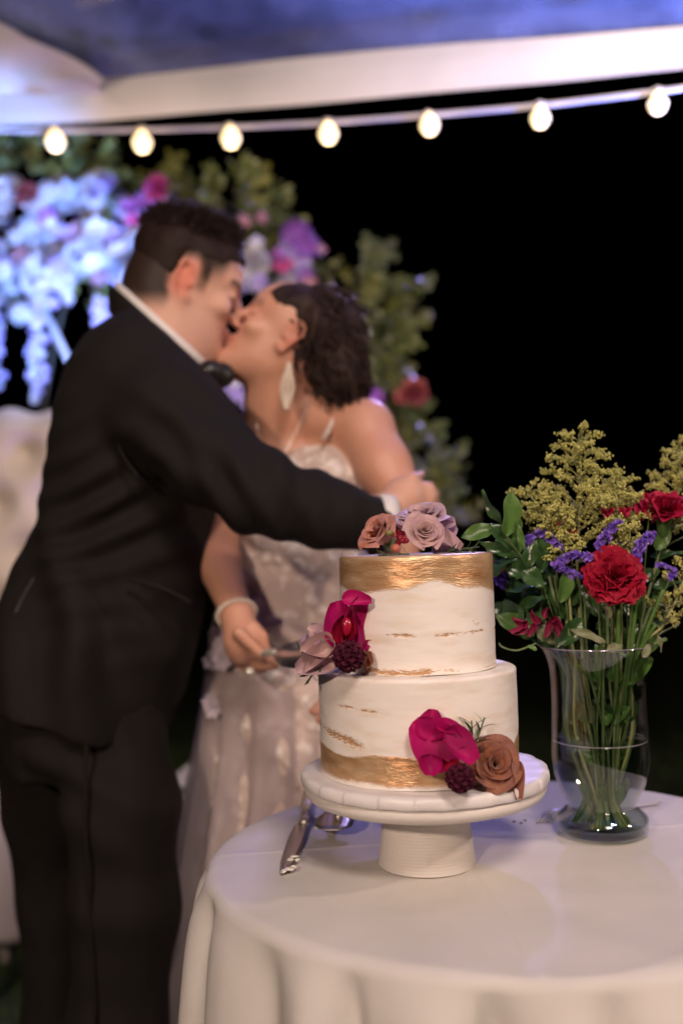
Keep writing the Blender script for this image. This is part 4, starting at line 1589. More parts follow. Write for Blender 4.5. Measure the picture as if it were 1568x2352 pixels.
def head_attrs(v, o, A, sc, male):
    q = (v - V3(o)) @ np.array([V3(a) for a in A]).T / sc
    a, b_, c_ = q[:, 0], q[:, 1], q[:, 2]
    near = (np.abs(a) < .14) & (np.abs(b_) < .1) & (c_ > -.13)
    lip = np.exp(-((c_ + .063) / .009) ** 2) * (a > .085) * (np.abs(b_) < .025)
    ear = np.exp(-((a + .010) / .022) ** 4 - (c_ / .034) ** 4) * (np.abs(b_) > .0730)
    brow = np.exp(-((c_ - .027) / .006) ** 2) * (a > .07) * (np.abs(np.abs(b_) - .032) < .022)
    lash = np.exp(-((c_ + .003) / .004) ** 2) * (a > .07) * (np.abs(np.abs(b_) - .032) < .016)
    dark = np.maximum(brow * .9, lash * .9)
    if male:
        # short faded sides and nape, sideburn
        edge = -.055 + 1.0 * np.clip(a + .02, -.2, .2) * .9
        fade = sstep(-.026, .022, c_ - np.interp(a, (-.11, -.075, -.03, -.018, -.006, .008, .014, .030, .034, .052, .066, .09), (-.062, -.060, -.046, -.020, .036, .034, .004, .000, .024, .034, .058, .066)))
        burn = (a > .012) * (a < .030) * sstep(-.02, 0, c_)
        beard = .05 * (a > .0) * (c_ < -.03) * (c_ > -.13)
        dark = np.maximum.reduce([dark, .99 * fade, .6 * burn, beard * 1.2])
        dark = np.where(np.abs(b_) > .090, 0, dark)
    if not male:
        dark = dark * .45
    return {'dark': dark * near * (1 - ear), 'lip': lip * near, 'ear': ear * near}


# ---------------------------------------------------------------- the man
DM = 1.68
HMo = W(427, 662, DM)
fM = Vector((.91, .24, -.28))
uM = Vector((.22, -.02, .97))
man = thing('person', 'man in black suit leaning forward and kissing the bride', 'person', (W(300, 1600, DM).x, DM, 0))
lo = [-1.02, 1.30, -.02]
fd = Field([-.92, 1.38, -.01], [.42, 2.02, 1.74], .0055)
MS = .93
Pm, Am = head_into(fd, HMo, fM, uM, MS)
# neck down into the chest
fd.chain([Pm(-.045, 0, -.02), W(392, 770, DM), W(350, 860, DM)], [.062, .060, .075], .03)
fd.cap(Pm(-.03, 0, -.06), W(405, 790, DM - .01), .055, .058, .03)
lvl = [(860, 190, 440, .15), (950, 165, 480, .17), (1100, 140, 480, .15), (1300, 100, 450, .14), (1500, 60, 430, .16), (1640, 60, 390, .16)]


def px_levels(lv, d, dy=0):
    out = []
    for y, a, b_, ry in lv:
        p, q = W(a, y, d), W(b_, y, d)
        out.append(((p.z + q.z) / 2, (p.x + q.x) / 2, d + dy, (q.x - p.x) / 2, ry))
    return out


fd.stack(px_levels(lvl, DM), .04, grow=-.01)
hipN, hipF = W(270, 1620, 1.60), W(150, 1600, 1.76)
kneeN, kneeF = W(290, 2080, 1.58), W(155, 2050, 1.85)
ankN, ankF = Vector((kneeN.x - .03, 1.62, .10)), Vector((kneeF.x - .0, 1.90, .10))
fd.chain([hipN + Vector((-.02, .05, .02)), kneeN, ankN], [.060, .052, .040], .02)
fd.chain([hipF, kneeF, ankF], [.070, .055, .040], .02)
shN, elN, wrN = W(335, 915, 1.53), W(600, 1146, 1.45), W(892, 1178, 1.51)
shF, elF, wrF = W(420, 900, 1.80), W(560, 1100, 1.95), W(640, 1260, 1.92)
fd.chain([shN, elN, wrN], [.052, .034, .024], .03)
fd.chain([shF, elF, wrF], [.060, .044, .027], .03)
# hands: palm and five fingers round the bride's elbow
pal = W(930, 1140, 1.52)
fd.cap(wrN, pal, .026, .030, .012)
fd.ell(pal, (.034, .018, .030), None, .01)
for i, (a, b_, c_) in enumerate((((950, 1118), (985, 1118), (1003, 1135)), ((952, 1132), (990, 1138), (1002, 1158)), ((950, 1146), (985, 1158), (992, 1175)), ((945, 1160), (972, 1175), (978, 1190)), ((925, 1120), (945, 1098), (968, 1090)))):
    dz = [0, .0, .0, .0, -.015][i]
    fd.chain([W(*a, 1.52 + dz), W(*b_, 1.525 + dz), W(*c_, 1.56)], [.0095, .0085, .0072], .004)
palF = W(680, 1300, 1.92)
fd.cap(wrF, palF, .026, .028, .01)
for i in range(5):
    b0 = palF + Vector((.004 + .006 * i, -.02 + .012 * i, 0))
    fd.chain([b0, b0 + Vector((.035, 0, -.012)), b0 + Vector((.055, .01, -.035))], [.009, .008, .007], .004)
v, q = fd.mesh(2)
part('body', v, q, skin_m, man, attrs=head_attrs(v, HMo, Am, MS, True))


def folds(v, n, sets):
    r = np.zeros(len(v))
    for (p, dr, wave, amp, rad) in sets:
        p, dr = V3(p), V3(Vector(dr).normalized())
        d_ = v - p
        r += amp * np.sin((d_ @ dr) / wave * 6.283 + 1.5 * vnoise(v, 7, 3)) * np.exp(-(np.linalg.norm(d_, axis=1) / rad) ** 2)
    return r


# trousers
fd = Field([-.95, 1.36, .03], [.1, 2.06, .95], .008)
fd.stack(px_levels([(1500, 30, 400, .16), (1600, 20, 385, .165), (1700, 20, 375, .16), (1760, 30, 378, .14)], 1.66), .05)
fd.chain([W(262, 1690, 1.60), W(285, 1850, 1.565), W(290, 2080, 1.56), W(270, 2352, 1.57), ankN + Vector((.02, -.01, .02))], [.080, .084, .079, .072, .075], .03)
fd.chain([W(118, 1680, 1.76), W(135, 1850, 1.80), W(150, 2060, 1.86), W(150, 2352, 1.90), ankF + Vector((.04, 0, .02))], [.105, .096, .082, .078, .078], .03)
v, q = fd.mesh(3)
v = displace(v, q, lambda v, n: .006 * fbm(v * np.array([1.6, 1.6, .5]), 8, 4) + folds(v, n, [
    (W(200, 1800, 1.55), (.5, 0, 1), 0.07, .006, .10), (W(210, 2120, 1.5), (.3, 0, 1), .09, .003, .10)]))
part('trousers', v, q, suit_m, man)
sp = curve([W(200, 1690, 1.485), W(196, 1850, 1.47), W(205, 2060, 1.475), W(222, 2352, 1.49)], 6)
v, f = tube(sp, .003, 6)
part('side_seam', v, f, suit_m, man)
# shoes
for a in (ankN, ankF):
    v1, f1 = ellipsoid((a.x + .06, a.y, .045), (.14, .048, .045), 20, 12)
    part('shoe', v1, f1, satin, man)

# jacket
fd = Field([-.98, 1.33, .72], [.30, 2.06, 1.50], .006)
jl = [(722, 318, 430, .075), (748, 264, 460, .12), (790, 210, 482, .16), (850, 172, 494, .185), (950, 144, 502, .195), (1080, 118, 500, .185), (1200, 90, 492, .175), (1300, 50, 480, .18), (1400, 14, 466, .19), (1500, -8, 446, .20), (1600, -16, 420, .205), (1720, -12, 372, .205)]
fd.stack(px_levels(jl, DM, -.0), .03, pw=2.2)
fd.chain([W(345, 860, 1.56), W(400, 965, 1.50), W(480, 1058, 1.46), W(600, 1134, 1.435), W(740, 1176, 1.455), W(866, 1206, 1.49)], [.084, .078, .066, .055, .050, .045], .035)
fd.chain([W(430, 880, 1.80), W(560, 1090, 1.95), W(630, 1240, 1.93)], [.080, .065, .05], .03)
fd.half((W(0, 1600, 1.6) + W(380, 1715, 1.6)) / 2, -UP * .96 + RT * -.28)
NKN = (RT * .67 + UP * .74).normalized()
whole = fd.F.copy()
fd.half(W(310, 708, DM), NKN)
ix_ = int((W(590, 1100, 1.45).x - fd.lo[0]) / fd.h)     # the neck opening stops short of the sleeve
fd.F[ix_:] = whole[ix_:]
# head opening so the collar and neck come through
fd.cap(W(405, 690, DM + .0), W(395, 770, DM), .073, .066, .01, 's')
fd.cap(W(470, 800, DM - .02), W(500, 900, DM - .02), .035, .02, .02, 's')
v, q = fd.mesh(2)
v = displace(v, q, lambda v, n: .004 * fbm(v, 7, 9) + folds(v, n, [
    (W(210, 1190, 1.5), (-.25, 0, 1), .048, .007, .13), (W(330, 1130, 1.5), (-.5, 0, 1), .055, .006, .10),
    (W(560, 1130, 1.4), (1, 0, .5), .05, .006, .09), (W(700, 1150, 1.4), (1, 0, -.1), .055, .005, .08), (W(420, 1010, 1.45), (.7, 0, 1), .06, .006, .10),
    (W(130, 1480, 1.5), (1, 0, .25), .10, .011, .16), (W(330, 1500, 1.5), (1, 0, .1), .14, .010, .18)]))
part('jacket', v, q, suit_m, man)
# back vent flap, pocket flap, centre seam
v, f = tube(curve([W(105, 1290, 1.55), W(60, 1360, 1.535), W(28, 1440, 1.525), W(10, 1590, 1.53)], 6), [.0025] * 19, 6)
part('vent_edge', v, f, satin, man)
v, f = tube(curve([W(296, 1330, 1.475), W(370, 1350, 1.465), W(440, 1385, 1.475)], 5), .003, 6)
part('pocket_flap', v, f, suit_m, man)
v, f = tube(curve([W(272, 900, 1.50), W(262, 960, 1.485), W(275, 1030, 1.47), W(320, 1100, 1.455)], 6), .0022, 6)
part('sleeve_seam', v, f, suit_m, man)
# jacket collar rolled round the neck
fd = Field(V3(W(390, 790, DM)) - .2, V3(W(390, 790, DM)) + .2, .004)
fd.chain([Pm(-.045, 0, -.02), W(392, 770, DM), W(350, 860, DM)], [.082, .082, .096], .03)
fd.cap(Pm(-.03, 0, -.06), W(405, 790, DM - .01), .077, .081, .03)
fd.half(W(310, 708, DM) + NKN * .003, NKN)
fd.half(W(310, 708, DM) - NKN * .035, -NKN)
v, q = fd.mesh(1)
part('collar', v, q, suit_m, man)
# shirt collar and cuff: bands open at both ends
def band(name, rings, mt_, parent, th_=.003):
    """rings: list of (centre, axis, rx, ry, upish)"""
    n = 28
    vs = []
    for sgn in (0, 1):
        rr = rings if sgn == 0 else rings[::-1]
        for c_, ax, rx, ry in rr:
            M = frame_to(ax, (0, 1, 0), c_)
            for k in range(n):
                a = 6.283 * k / n
                vs.append(tuple(M @ Vector(((rx - th_ * sgn) * math.cos(a), (ry - th_ * sgn) * math.sin(a), 0))))
    f = grid_faces(n, len(rings) * 2, True)
    L0 = (len(rings) * 2 - 1) * n
    f += [(k, L0 + k, L0 + (k + 1) % n, (k + 1) % n) for k in range(n)]
    return part(name, vs, f, mt_, parent)


fd = Field(V3(W(400, 760, DM)) - .17, V3(W(400, 760, DM)) + .17, .004)
fd.chain([Pm(-.045, 0, -.02), W(392, 770, DM), W(350, 860, DM)], [.072, .071, .084], .03)
fd.cap(Pm(-.03, 0, -.06), W(405, 790, DM - .01), .066, .069, .03)
fd.half(W(310, 708, DM) + NKN * .014, NKN)
fd.half(W(310, 708, DM) - NKN * .05, -NKN)
v, q = fd.mesh(1)
part('shirt_collar', v, q, shirt_m, man)
band('shirt_cuff', [(W(862, 1200, 1.49), wrN - elN, .042, .042), (W(896, 1196, 1.50), wrN - elN, .040, .040)], shirt_m, man)
v, f = ellipsoid(W(482, 852, 1.62), (.022, .016, .018), 14, 10)
part('bow_tie', v, f, satin, man)
v, f = ellipsoid(W(505, 862, 1.64), (.026, .02, .022), 14, 10)
part('bow_tie', v, f, satin, man)

# hair: shaped mass swept up over the front, strands over it
fd = Field(np.array(HMo) - .19, np.array(HMo) + .19, .004)
fl_, ll_, ul_ = Am
HL = ((-.11, -.075, -.03, -.018, -.006, .008, .014, .030, .034, .052, .066, .09), (-.062, -.060, -.046, -.020, .036, .034, .004, .000, .024, .034, .058, .066))
fd.ell(Pm(-.008, 0, .060), (.096, .071, .066), Am, .01)
fd.ell(Pm(.008, 0, .092), (.058, .054, .034), Am, .02)
fd.ell(Pm(.030, -.004, .100), (.036, .042, .028), Am, .02)
fd.ell(Pm(-.030, 0, .094), (.060, .054, .030), Am, .02)
keep = fd.F.copy()
fd.put(lambda X, Y, Z: -((((X - HMo.x) * ul_.x + (Y - HMo.y) * ul_.y + (Z - HMo.z) * ul_.z) - np.interp(((X - HMo.x) * fl_.x + (Y - HMo.y) * fl_.y + (Z - HMo.z) * fl_.z), (-.1, .05, .07, .1), (.03, .040, .064, .070)))), V3(HMo) - .2, V3(HMo) + .2, 0, 'i')
fd.put(skull_fn(HMo, Am, MS, .0075, (HL[0], [max(h_ + .008, .036) if -.021 < a_ < .032 else h_ + .010 for a_, h_ in zip(*HL)])), V3(HMo) - .19, V3(HMo) + .19, .004)
v, q = fd.mesh(1)
v = displace(v, q, lambda v, n: (.0035 * fbm(v, 24, 3) + .0015 * vnoise(v, 90, 5)) * sstep(.02, .06, (v - V3(HMo)) @ V3(ul_)))
cap_hair = part('hair', v, q, hair_m, man)
def strands(name, src_v, src_n, count, ln, mt_, parent, comb, seed, r=.0011, curl=.3, up_=.3):
    r_ = random.Random(seed)
    mb = MB()
    for k in range(count):
        i = r_.randrange(len(src_v))
        p, n = Vector(src_v[i]), Vector(src_n[i])
        l = ln * r_.uniform(.5, 1.2)
        d1 = (n * up_ + Vector(comb) + Vector([r_.gauss(0, curl) for _ in range(3)])).normalized()
        d2 = (d1 + Vector([r_.gauss(0, curl) for _ in range(3)])).normalized()
        mb.add(*tube([p - n * .003, p + d1 * l * .5, p + (d1 + d2) * l * .5], [r, r * .8, r * .2], 3, False))
    return part(name, mb.V(), mb.f, mt_, parent, kind='stuff')


def vnorm(v, q):
    n = np.zeros_like(v)
    fn_ = np.cross(v[q[:, 2]] - v[q[:, 0]], v[q[:, 3]] - v[q[:, 1]])
    for k in range(4):
        np.add.at(n, q[:, k], fn_)
    return n / np.maximum(np.linalg.norm(n, axis=1), 1e-12)[:, None]


top = (((v - V3(HMo)) @ V3(ul_)) > .075) & (((v - V3(HMo)) @ V3(fl_)) < .064)
strands('hair_strands', v[top], vnorm(v, q)[top], 1700, .020, hair_m, man, fl_ * .10 + ul_ * .5, 5, r=.0016, curl=.28)

# ---------------------------------------------------------------- the bride
DB = 1.70
HBo = W(661, 783, DB)
fB = Vector((-.80, -.10, .58))
uB = Vector((.57, .0, .82))
bride = thing('person', 'bride in ivory lace dress with her face tilted up into the kiss', 'person', (W(720, 1600, 1.8).x, 1.8, 0))
fd = Field([-.30, 1.34, -.01], [.36, 2.02, 1.56], .0052)
Pb, Ab = head_into(fd, HBo, fB, uB, .88, False)
nb_ = W(640, 990, 1.76)
fd.chain([Pb(-.035, 0, -.03), W(655, 900, 1.73), nb_], [.052, .049, .062], .025)
fd.cap(Pb(.0, 0, -.06), W(625, 930, 1.73), .045, .046, .025)
shL, shR = W(838, 985, 1.68), W(553, 1010, 1.86)
fd.chain([W(640, 975, 1.77), W(750, 962, 1.72), shL], [.045, .040, .046], .03)
fd.chain([W(640, 985, 1.77), shR], [.042, .042], .03)
bl = [(985, 590, 800, .055), (1040, 565, 822, .085), (1110, 548, 835, .105), (1200, 545, 815, .10), (1330, 520, 840, .10), (1480, 490, 900, .13), (1600, 490, 900, .12)]


def tilt_levels(lv, d, dy=0):
    return px_levels(lv, d, dy)


fd.stack(tilt_levels(bl, 1.79), .035, grow=-.006)
for s_ in (0, 1):
    fd.ell(W([645, 765][s_], 1105, [1.74, 1.70][s_]), (.058, .052, .058), None, .03)
elL, wrL = W(935, 1165, 1.60), W(800, 1500, 1.50)
fd.chain([shL, W(880, 1070, 1.64), elL, W(900, 1330, 1.54), wrL], [.047, .043, .036, .031, .022], .02)
# left hand behind the cake, one fingertip showing at its left edge
pl_ = W(770, 1590, 1.47)
fd.cap(wrL, pl_, .022, .024, .01)
for i, (x, y) in enumerate(((717, 1635), (735, 1655), (752, 1668), (770, 1672), (760, 1560))):
    fd.chain([pl_ + Vector((.005 * i, 0, -.005 * i)), pl_.lerp(W(x, y, 1.45), .55) + Vector((0, -.008, 0)), W(x, y, 1.45)], [.010, .0085, .007], .004)
elR, wrR = W(500, 1290, 1.66), W(545, 1412, 1.56)
fd.chain([shR, W(500, 1140, 1.80), elR, wrR], [.044, .038, .036, .024], .02)
ph = W(553, 1452, 1.54)
fd.cap(wrR, W(556, 1470, 1.54), .024, .030, .012)
fd.ell(W(560, 1480, 1.54), (.026, .020, .034), [Vector((.94, 0, -.34)), Vector((0, 1, 0)), Vector((.34, 0, .94))], .008)
fing = [([(582, 1436), (603, 1462), (612, 1494)], [.0095, .009, .0075], 1.53),        # index
        ([(548, 1452), (572, 1476), (600, 1503)], [.011, .0095, .0085], 1.505),      # thumb
        ([(572, 1490), (604, 1508), (640, 1520)], [.010, .009, .0075], 1.53),
        ([(560, 1508), (592, 1528), (632, 1529)], [.0098, .009, .0073], 1.545),
        ([(548, 1520), (575, 1542), (608, 1538)], [.009, .008, .0068], 1.56)]
for pts, rs, dd in fing:
    fd.chain([W(*p, dd) for p in pts], rs, .0035)
# feet under the dress
for s_ in (-1, 1):
    fd.chain([Vector((bride.location.x + .08 * s_, 1.8, .80)), Vector((bride.location.x + .08 * s_, 1.8, .45)), Vector((bride.location.x + .08 * s_, 1.8, .08)), Vector((bride.location.x + .08 * s_ - .1, 1.76, .03))], [.08, .055, .038, .028], .02)
v, q = fd.mesh(2)
part('body', v, q, skin_f, bride, attrs=head_attrs(v, HBo, Ab, .88, False))

# dress
lace = bpy.data.materials.new('ivory_lace')
lace.use_nodes = True
T = lace.node_tree
N, L = T.nodes, T.links
b = N['Principled BSDF']
b.inputs['Roughness'].default_value = .75
b.inputs['Sheen Weight'].default_value = .2
tc = N.new('ShaderNodeTexCoord')
vo = N.new('ShaderNodeTexVoronoi')
vo.inputs['Scale'].default_value = 36
nz = N.new('ShaderNodeTexNoise')
nz.inputs['Scale'].default_value = 14
nz.inputs['Detail'].default_value = 4
va = N.new('ShaderNodeVectorMath')
va.operation = 'MULTIPLY_ADD'
L.new(tc.outputs['Object'], nz.inputs['Vector'])
L.new(nz.outputs['Color'], va.inputs[0])
va.inputs[1].default_value = (.09, .09, .09)
L.new(tc.outputs['Object'], va.inputs[2])
L.new(va.outputs[0], vo.inputs['Vector'])
cr_ = N.new('ShaderNodeValToRGB')
cr_.color_ramp.elements[0].position = .18
cr_.color_ramp.elements[0].color = (.88, .80, .73, 1)
cr_.color_ramp.elements[1].position = .55
cr_.color_ramp.elements[1].color = (.58, .46, .40, 1)
L.new(vo.outputs['Distance'], cr_.inputs[0])
L.new(cr_.outputs[0], b.inputs['Base Color'])
bp = N.new('ShaderNodeBump')
bp.inputs['Strength'].default_value = .9
bp.inputs['Distance'].default_value = .009
bp.invert = True
L.new(vo.outputs['Distance'], bp.inputs['Height'])
L.new(bp.outputs[0], b.inputs['Normal'])

DD = 1.80
dl = [(1040, 560, 830, .092), (1110, 543, 842, .112), (1200, 540, 822, .106), (1330, 512, 850, .108), (1420, 492, 885, .125), (1500, 484, 915, .14), (1650, 478, 945, .16), (1800, 466, 965, .20), (2000, 446, 990, .25), (2200, 425, 1020, .30), (2352, 400, 1050, .34)]
lv = px_levels(dl, DD, -.01)
zl = lv[-1]
lv.append((.015, zl[1] - .02, zl[2] + .03, zl[3] + .07, zl[4] + .08))


def skirt(x, y, z):
    a = np.arctan2(y, x)
    return .016 * np.clip((.72 - z) / .5, 0, 1) * (np.sin(a * 13 + 2 * np.sin(z * 5)) + .6 * np.sin(a * 23 + 1))


fd = Field([-.62, 1.30, 0], [.60, 2.40, 1.36], .0075)
fd.stack(lv, .02, wob=skirt)
for s_ in (0, 1):
    fd.ell(W([645, 765][s_], 1108, [1.735, 1.695][s_]), (.064, .058, .064), None, .03)
fd.half(W(700, 1018, 1.7), UP * .93 - RT * .70)
v, q = fd.mesh(2)
v = displace(v, q, lambda v, n: .004 * fbm(v, 22, 7) + folds(v, n, [(W(700, 1400, 1.65), (.3, 0, 1), .07, .006, .16), (W(620, 1600, 1.65), (.6, 0, 1), .09, .006, .2)]))
part('dress', v, q, lace, bride)
# other half of the sweetheart neckline under his arm
# straps
for pts in ([(742, 1010, 1.655), (768, 960, 1.665), (800, 926, 1.69), (835, 935, 1.72), (850, 990, 1.76)], [(560, 1120, 1.72), (548, 1040, 1.80), (556, 985, 1.83), (575, 1000, 1.88)]):
    v, f = tube(curve([W(*p) for p in pts], 6), .0042, 6)
    part('strap', v, f, lace, bride)
# tulle overskirt drifting out at the left, little fabric flowers
tulle = bpy.data.materials.new('tulle')
tulle.use_nodes = True
T = tulle.node_tree
N, L = T.nodes, T.links
pb = N['Principled BSDF']
pb.inputs['Base Color'].default_value = (.62, .54, .54, 1)
pb.inputs['Roughness'].default_value = .9
tr = N.new('ShaderNodeBsdfTransparent')
tl = N.new('ShaderNodeBsdfTranslucent')
tl.inputs[0].default_value = (.62, .55, .62, 1)
m1 = N.new('ShaderNodeMixShader')
m1.inputs[0].default_value = .5
m2_ = N.new('ShaderNodeMixShader')
m2_.inputs[0].default_value = .62
L.new(pb.outputs[0], m1.inputs[1])
L.new(tl.outputs[0], m1.inputs[2])
L.new(tr.outputs[0], m2_.inputs[1])
L.new(m1.outputs[0], m2_.inputs[2])
L.new(m2_.outputs[0], N['Material Output'].inputs[0])
tv = []
nu_, nv_ = 60, 50
for i in range(nv_):
    t_ = i / (nv_ - 1)
    y = 1470 + (2650 - 1470) * t_
    z = max(.012, W(500, y, 1.9).z) if t_ < 1 else .012
    for j in range(nu_):
        s_ = j / (nu_ - 1)
        a = math.radians(-95 - 115 * s_)      # right front, round the front and left, to the back
        lx = np.interp(z, sorted([l[0] for l in lv]), [l[3] for l in sorted(lv)])
        ly = np.interp(z, sorted([l[0] for l in lv]), [l[4] for l in sorted(lv)])
        cx = np.interp(z, sorted([l[0] for l in lv]), [l[1] for l in sorted(lv)])
        cy = np.interp(z, sorted([l[0] for l in lv]), [l[2] for l in sorted(lv)])
        o_ = .005 + .033 * t_ + (.012 + .02 * t_) * math.sin(a * 17 + 3 * math.sin(3 * t_ + a)) * min(1, t_ * 4)
        tv.append((cx + (lx + o_) * math.cos(a), cy + (ly + o_) * math.sin(a), z))
part('tulle_overlay', tv, grid_faces(nu_, nv_), tulle, bride)
sv_ = []
for i in range(24):
    t_ = i / 23
    for j in range(30):
        s_ = j / 29
        x = -.46 + .42 * s_ * (1 - .2 * t_) - .10 * t_
        y = 1.95 + .75 * t_
        z = .018 + .02 * (1 + math.sin(s_ * 19 + 2 * t_)) * (.5 + .5 * math.sin(t_ * 5 + s_ * 3)) + .10 * (1 - t_) ** 3
        sv_.append((x, y, z))
part('train', sv_, grid_faces(30, 24), mat('train_satin', (.66, .58, .62), .6, bump=.2, bscale=12, bdist=.02), bride)
ff = mat('fabric_flower', (.66, .58, .64), .8, trans=.3)
for i, (x, y, d_) in enumerate(((505, 1480, 1.70), (498, 1500, 1.70), (500, 1455, 1.72), (484, 1612, 1.70), (490, 1630, 1.69), (512, 1520, 1.66), (486, 1518, 1.71), (545, 1338, 1.62))):
    c_ = W(x, y, d_)
    mb = MB()
    for k in range(6):
        a = k * 1.047 + i
        dr = Vector((math.cos(a), -.4, math.sin(a))).normalized()
        s2 = dr.cross(Vector((0, 1, 0))).normalized()
        L_ = .017 if i != 7 else .008
        mb.add([tuple(c_), tuple(c_ + dr * L_ * .6 + s2 * L_ * .4), tuple(c_ + dr * L_ + Vector((0, -.003, 0))), tuple(c_ + dr * L_ * .6 - s2 * L_ * .4)], [(0, 1, 2, 3)])
    part('fabric_flower', mb.V(), mb.f, ff, bride)

# hair
fd = Field(V3(HBo) - .21, V3(HBo) + .22, .0042)
fb_, lb_, ub_ = Ab
fd.ell(Pb(-.030, 0, .040), np.array([.082, .074, .072]), Ab, .01)
fd.ell(W(768, 832, 1.70), (.046, .062, .066), None, .03)
fd.ell(W(735, 752, 1.69), (.050, .068, .048), None, .03)
fd.ell(W(766, 862, 1.695), (.036, .046, .034), None, .03)
fd.ell(W(682, 706, 1.69), (.034, .06, .018), None, .02)
fd.ell(Pb(.105, 0, .0), np.array([.050, .075, .050]), Ab, .01, 's')
fd.put(skull_fn(HBo, Ab, .88, .010, ((-.11, -.03, -.01, .01, .03, .055, .075, .09), (-.06, -.05, .030, .034, .030, .038, .050, .056))), V3(HBo) - .2, V3(HBo) + .2, .008)
fd.ell(Pb(.004, .086, -.008), np.array([.030, .028, .036]), Ab, .01, 's')
fd.ell(W(796, 872, 1.70), (.030, .05, .040), None, .03)
fd.ell(W(800, 898, 1.70), (.022, .04, .022), None, .02)
v, q = fd.mesh(2)
v = displace(v, q, lambda v, n: .004 * fbm(v * np.array([1, 1, .6]), 34, 13) + .002 * vnoise(v, 80, 15))
part('hair', v, q, hair_f, bride)
vn = vnorm(v, q)
r_ = random.Random(9)
mb = MB()
for k in range(560):
    i = r_.randrange(len(v))
    p, n = Vector(v[i]), Vector(vn[i])
    if n.y > .5 or (p - Vector(HBo)).dot(fb_) > .012:
        continue
    t_ = (n.cross(Vector((r_.uniform(-.4, .4), r_.uniform(-.4, .4), 1)))).normalized()
    dn = (Vector((.25, 0, -1)) - n * Vector((.25, 0, -1)).dot(n)).normalized()
    R = r_.uniform(.002, .006)
    pts = []
    for j in range(10):
        a = j * 1.0 + k
        pts.append(p + n * (.002 + R * .5 * (1 + math.sin(a))) + t_ * R * math.cos(a) + dn * j * .0058)
    mb.add(*tube(pts, [.0028 * (1 - j * .07) for j in range(10)], 4, False))
part('curls', mb.V(), mb.f, hair_f, bride, kind='stuff')

# jewellery
silver = mat('pearl_silver', (.75, .70, .62), .3, .6)
pe = mat('pearl', (.66, .57, .46), .3)
ear = W(661, 838, 1.625)
mb = MB()
for k in range(11):
    y = 838 + k * 9.5
    wv = [2, 3, 6, 9, 11, 12, 12, 10, 8, 5, 2][k]
    for s_ in (-1, 0, 1):
        mb.add(*ellipsoid(W(663 + s_ * wv - k * .6, y + abs(s_) * 3, 1.622), (.0040, .004, .0048), 8, 6))
part('earring', mb.V(), mb.f, pe, bride)
br = []
M = frame_to(wrR - elR, (0, 0, 1), W(543, 1410, 1.56))
mb = MB()
for k in range(26):
    a = 6.283 * k / 26
    mb.add(*ellipsoid(M @ Vector((.030 * math.cos(a), .028 * math.sin(a), 0)), (.0042, .0042, .0042), 8, 6))
part('bracelet', mb.V(), mb.f, pe, bride)
v, f = ellipsoid(W(574, 1543, 1.54), (.009, .006, .008), 12, 8)
part('ring', v, f, silver, bride)
mb = MB()
npth = curve([W(600, 905, 1.70), W(590, 985, 1.70), W(612, 1045, 1.66), W(645, 1050, 1.64), W(680, 990, 1.655), W(712, 925, 1.68)], 8)
mb.add(*tube(npth, .0009, 6))
part('necklace', mb.V(), mb.f, silver, bride)
# hair comb on her forehead side
for k in range(5):
    v, f = ellipsoid(W(612 + 9 * k, 688 - 5 * k + k * k, 1.66), (.006, .004, .004), 8, 6)
    part('headpiece_bead', v, f, pe, bride)

# server in her hand
cs = thing('cake_server', 'clear bladed cake server held by the bride and pointing at the cake', 'cake server', W(650, 1500, 1.40))
acr = mat('satin_steel', (.50, .50, .58), .25, .85)
a0, a1, a2 = W(598, 1502, 1.515), W(632, 1498, 1.45), W(760, 1500, 1.20)
dirv = (a2 - a1).normalized()
sd = Vector((.25, .1, 1)).cross(dirv).normalized()
upv = dirv.cross(sd).normalized()
vs_ = []
for i, (t_, wd) in enumerate(((0, .006), (.15, .016), (.35, .024), (.6, .026), (.85, .018), (1, .003))):
    p = a1.lerp(a2, t_)
    for (aa_, bb_) in ((-1, 0), (0, .0012), (1, 0), (0, -.0012)):
        q_ = p + (sd * .45 + upv * .9).normalized() * aa_ * wd + sd * bb_
        vs_.append(tuple(q_))
part('blade', vs_, grid_faces(4, 6, True) + [(3, 2, 1, 0), (20, 21, 22, 23)], acr, cs)
v, f = tube([W(560, 1500, 1.58), a0, a1], [.008, .006, .005], 10)
part('handle', v, f, silver, cs)

# ================================================================== behind them
# ---- tufted sofa
uph = mat('sofa_velvet', (.55, .47, .40), .75, sheen=.3, bump=.1, bscale=60)
DS = 2.95
sofa = thing('sofa', 'beige tufted high backed sofa behind the man at the left', 'sofa', (W(0, 2100, DS).x, DS, 0))
bx = []
nu_, nv_ = 90, 80
xl, xr = W(-420, 1000, DS).x, W(262, 1000, DS).x
ztop = W(60, 932, DS).z
buts = []
for r in range(6):
    for c in range(7):
        buts.append((xl + .12 + c * .165 + (r % 2) * .082, ztop - .14 - r * .15))
for i in range(nv_):
    tz = i / (nv_ - 1)
    for j in range(nu_):
        tx = j / (nu_ - 1)
        x = xl + (xr - xl) * tx
        zt_ = ztop - .010 * (1 - math.cos((tx - .64) * 34)) - .12 * max(0, (abs(tx - .62) - .18)) ** 1.5
        z = .45 + (zt_ - .45) * tz
        d_ = min(math.hypot(x - bx_, z - bz_) for bx_, bz_ in buts)
        y = DS - .02 - .075 * min(1, d_ / .075) ** .55 + .08 * tz - .0 + (.05 * max(0, tz - .95) / .05) ** 1
        y += .06 * max(0, abs(tx - .5) * 2 - .95) / .05
        bx.append((x, y, z))
part('backrest', bx, grid_faces(nu_, nv_), uph, sofa)
v, f = box(((xl + xr) / 2, DS + .065, (ztop + .3) / 2 - .02), (xr - xl, .05, ztop - .36))
part('back_panel', v, f, uph, sofa)
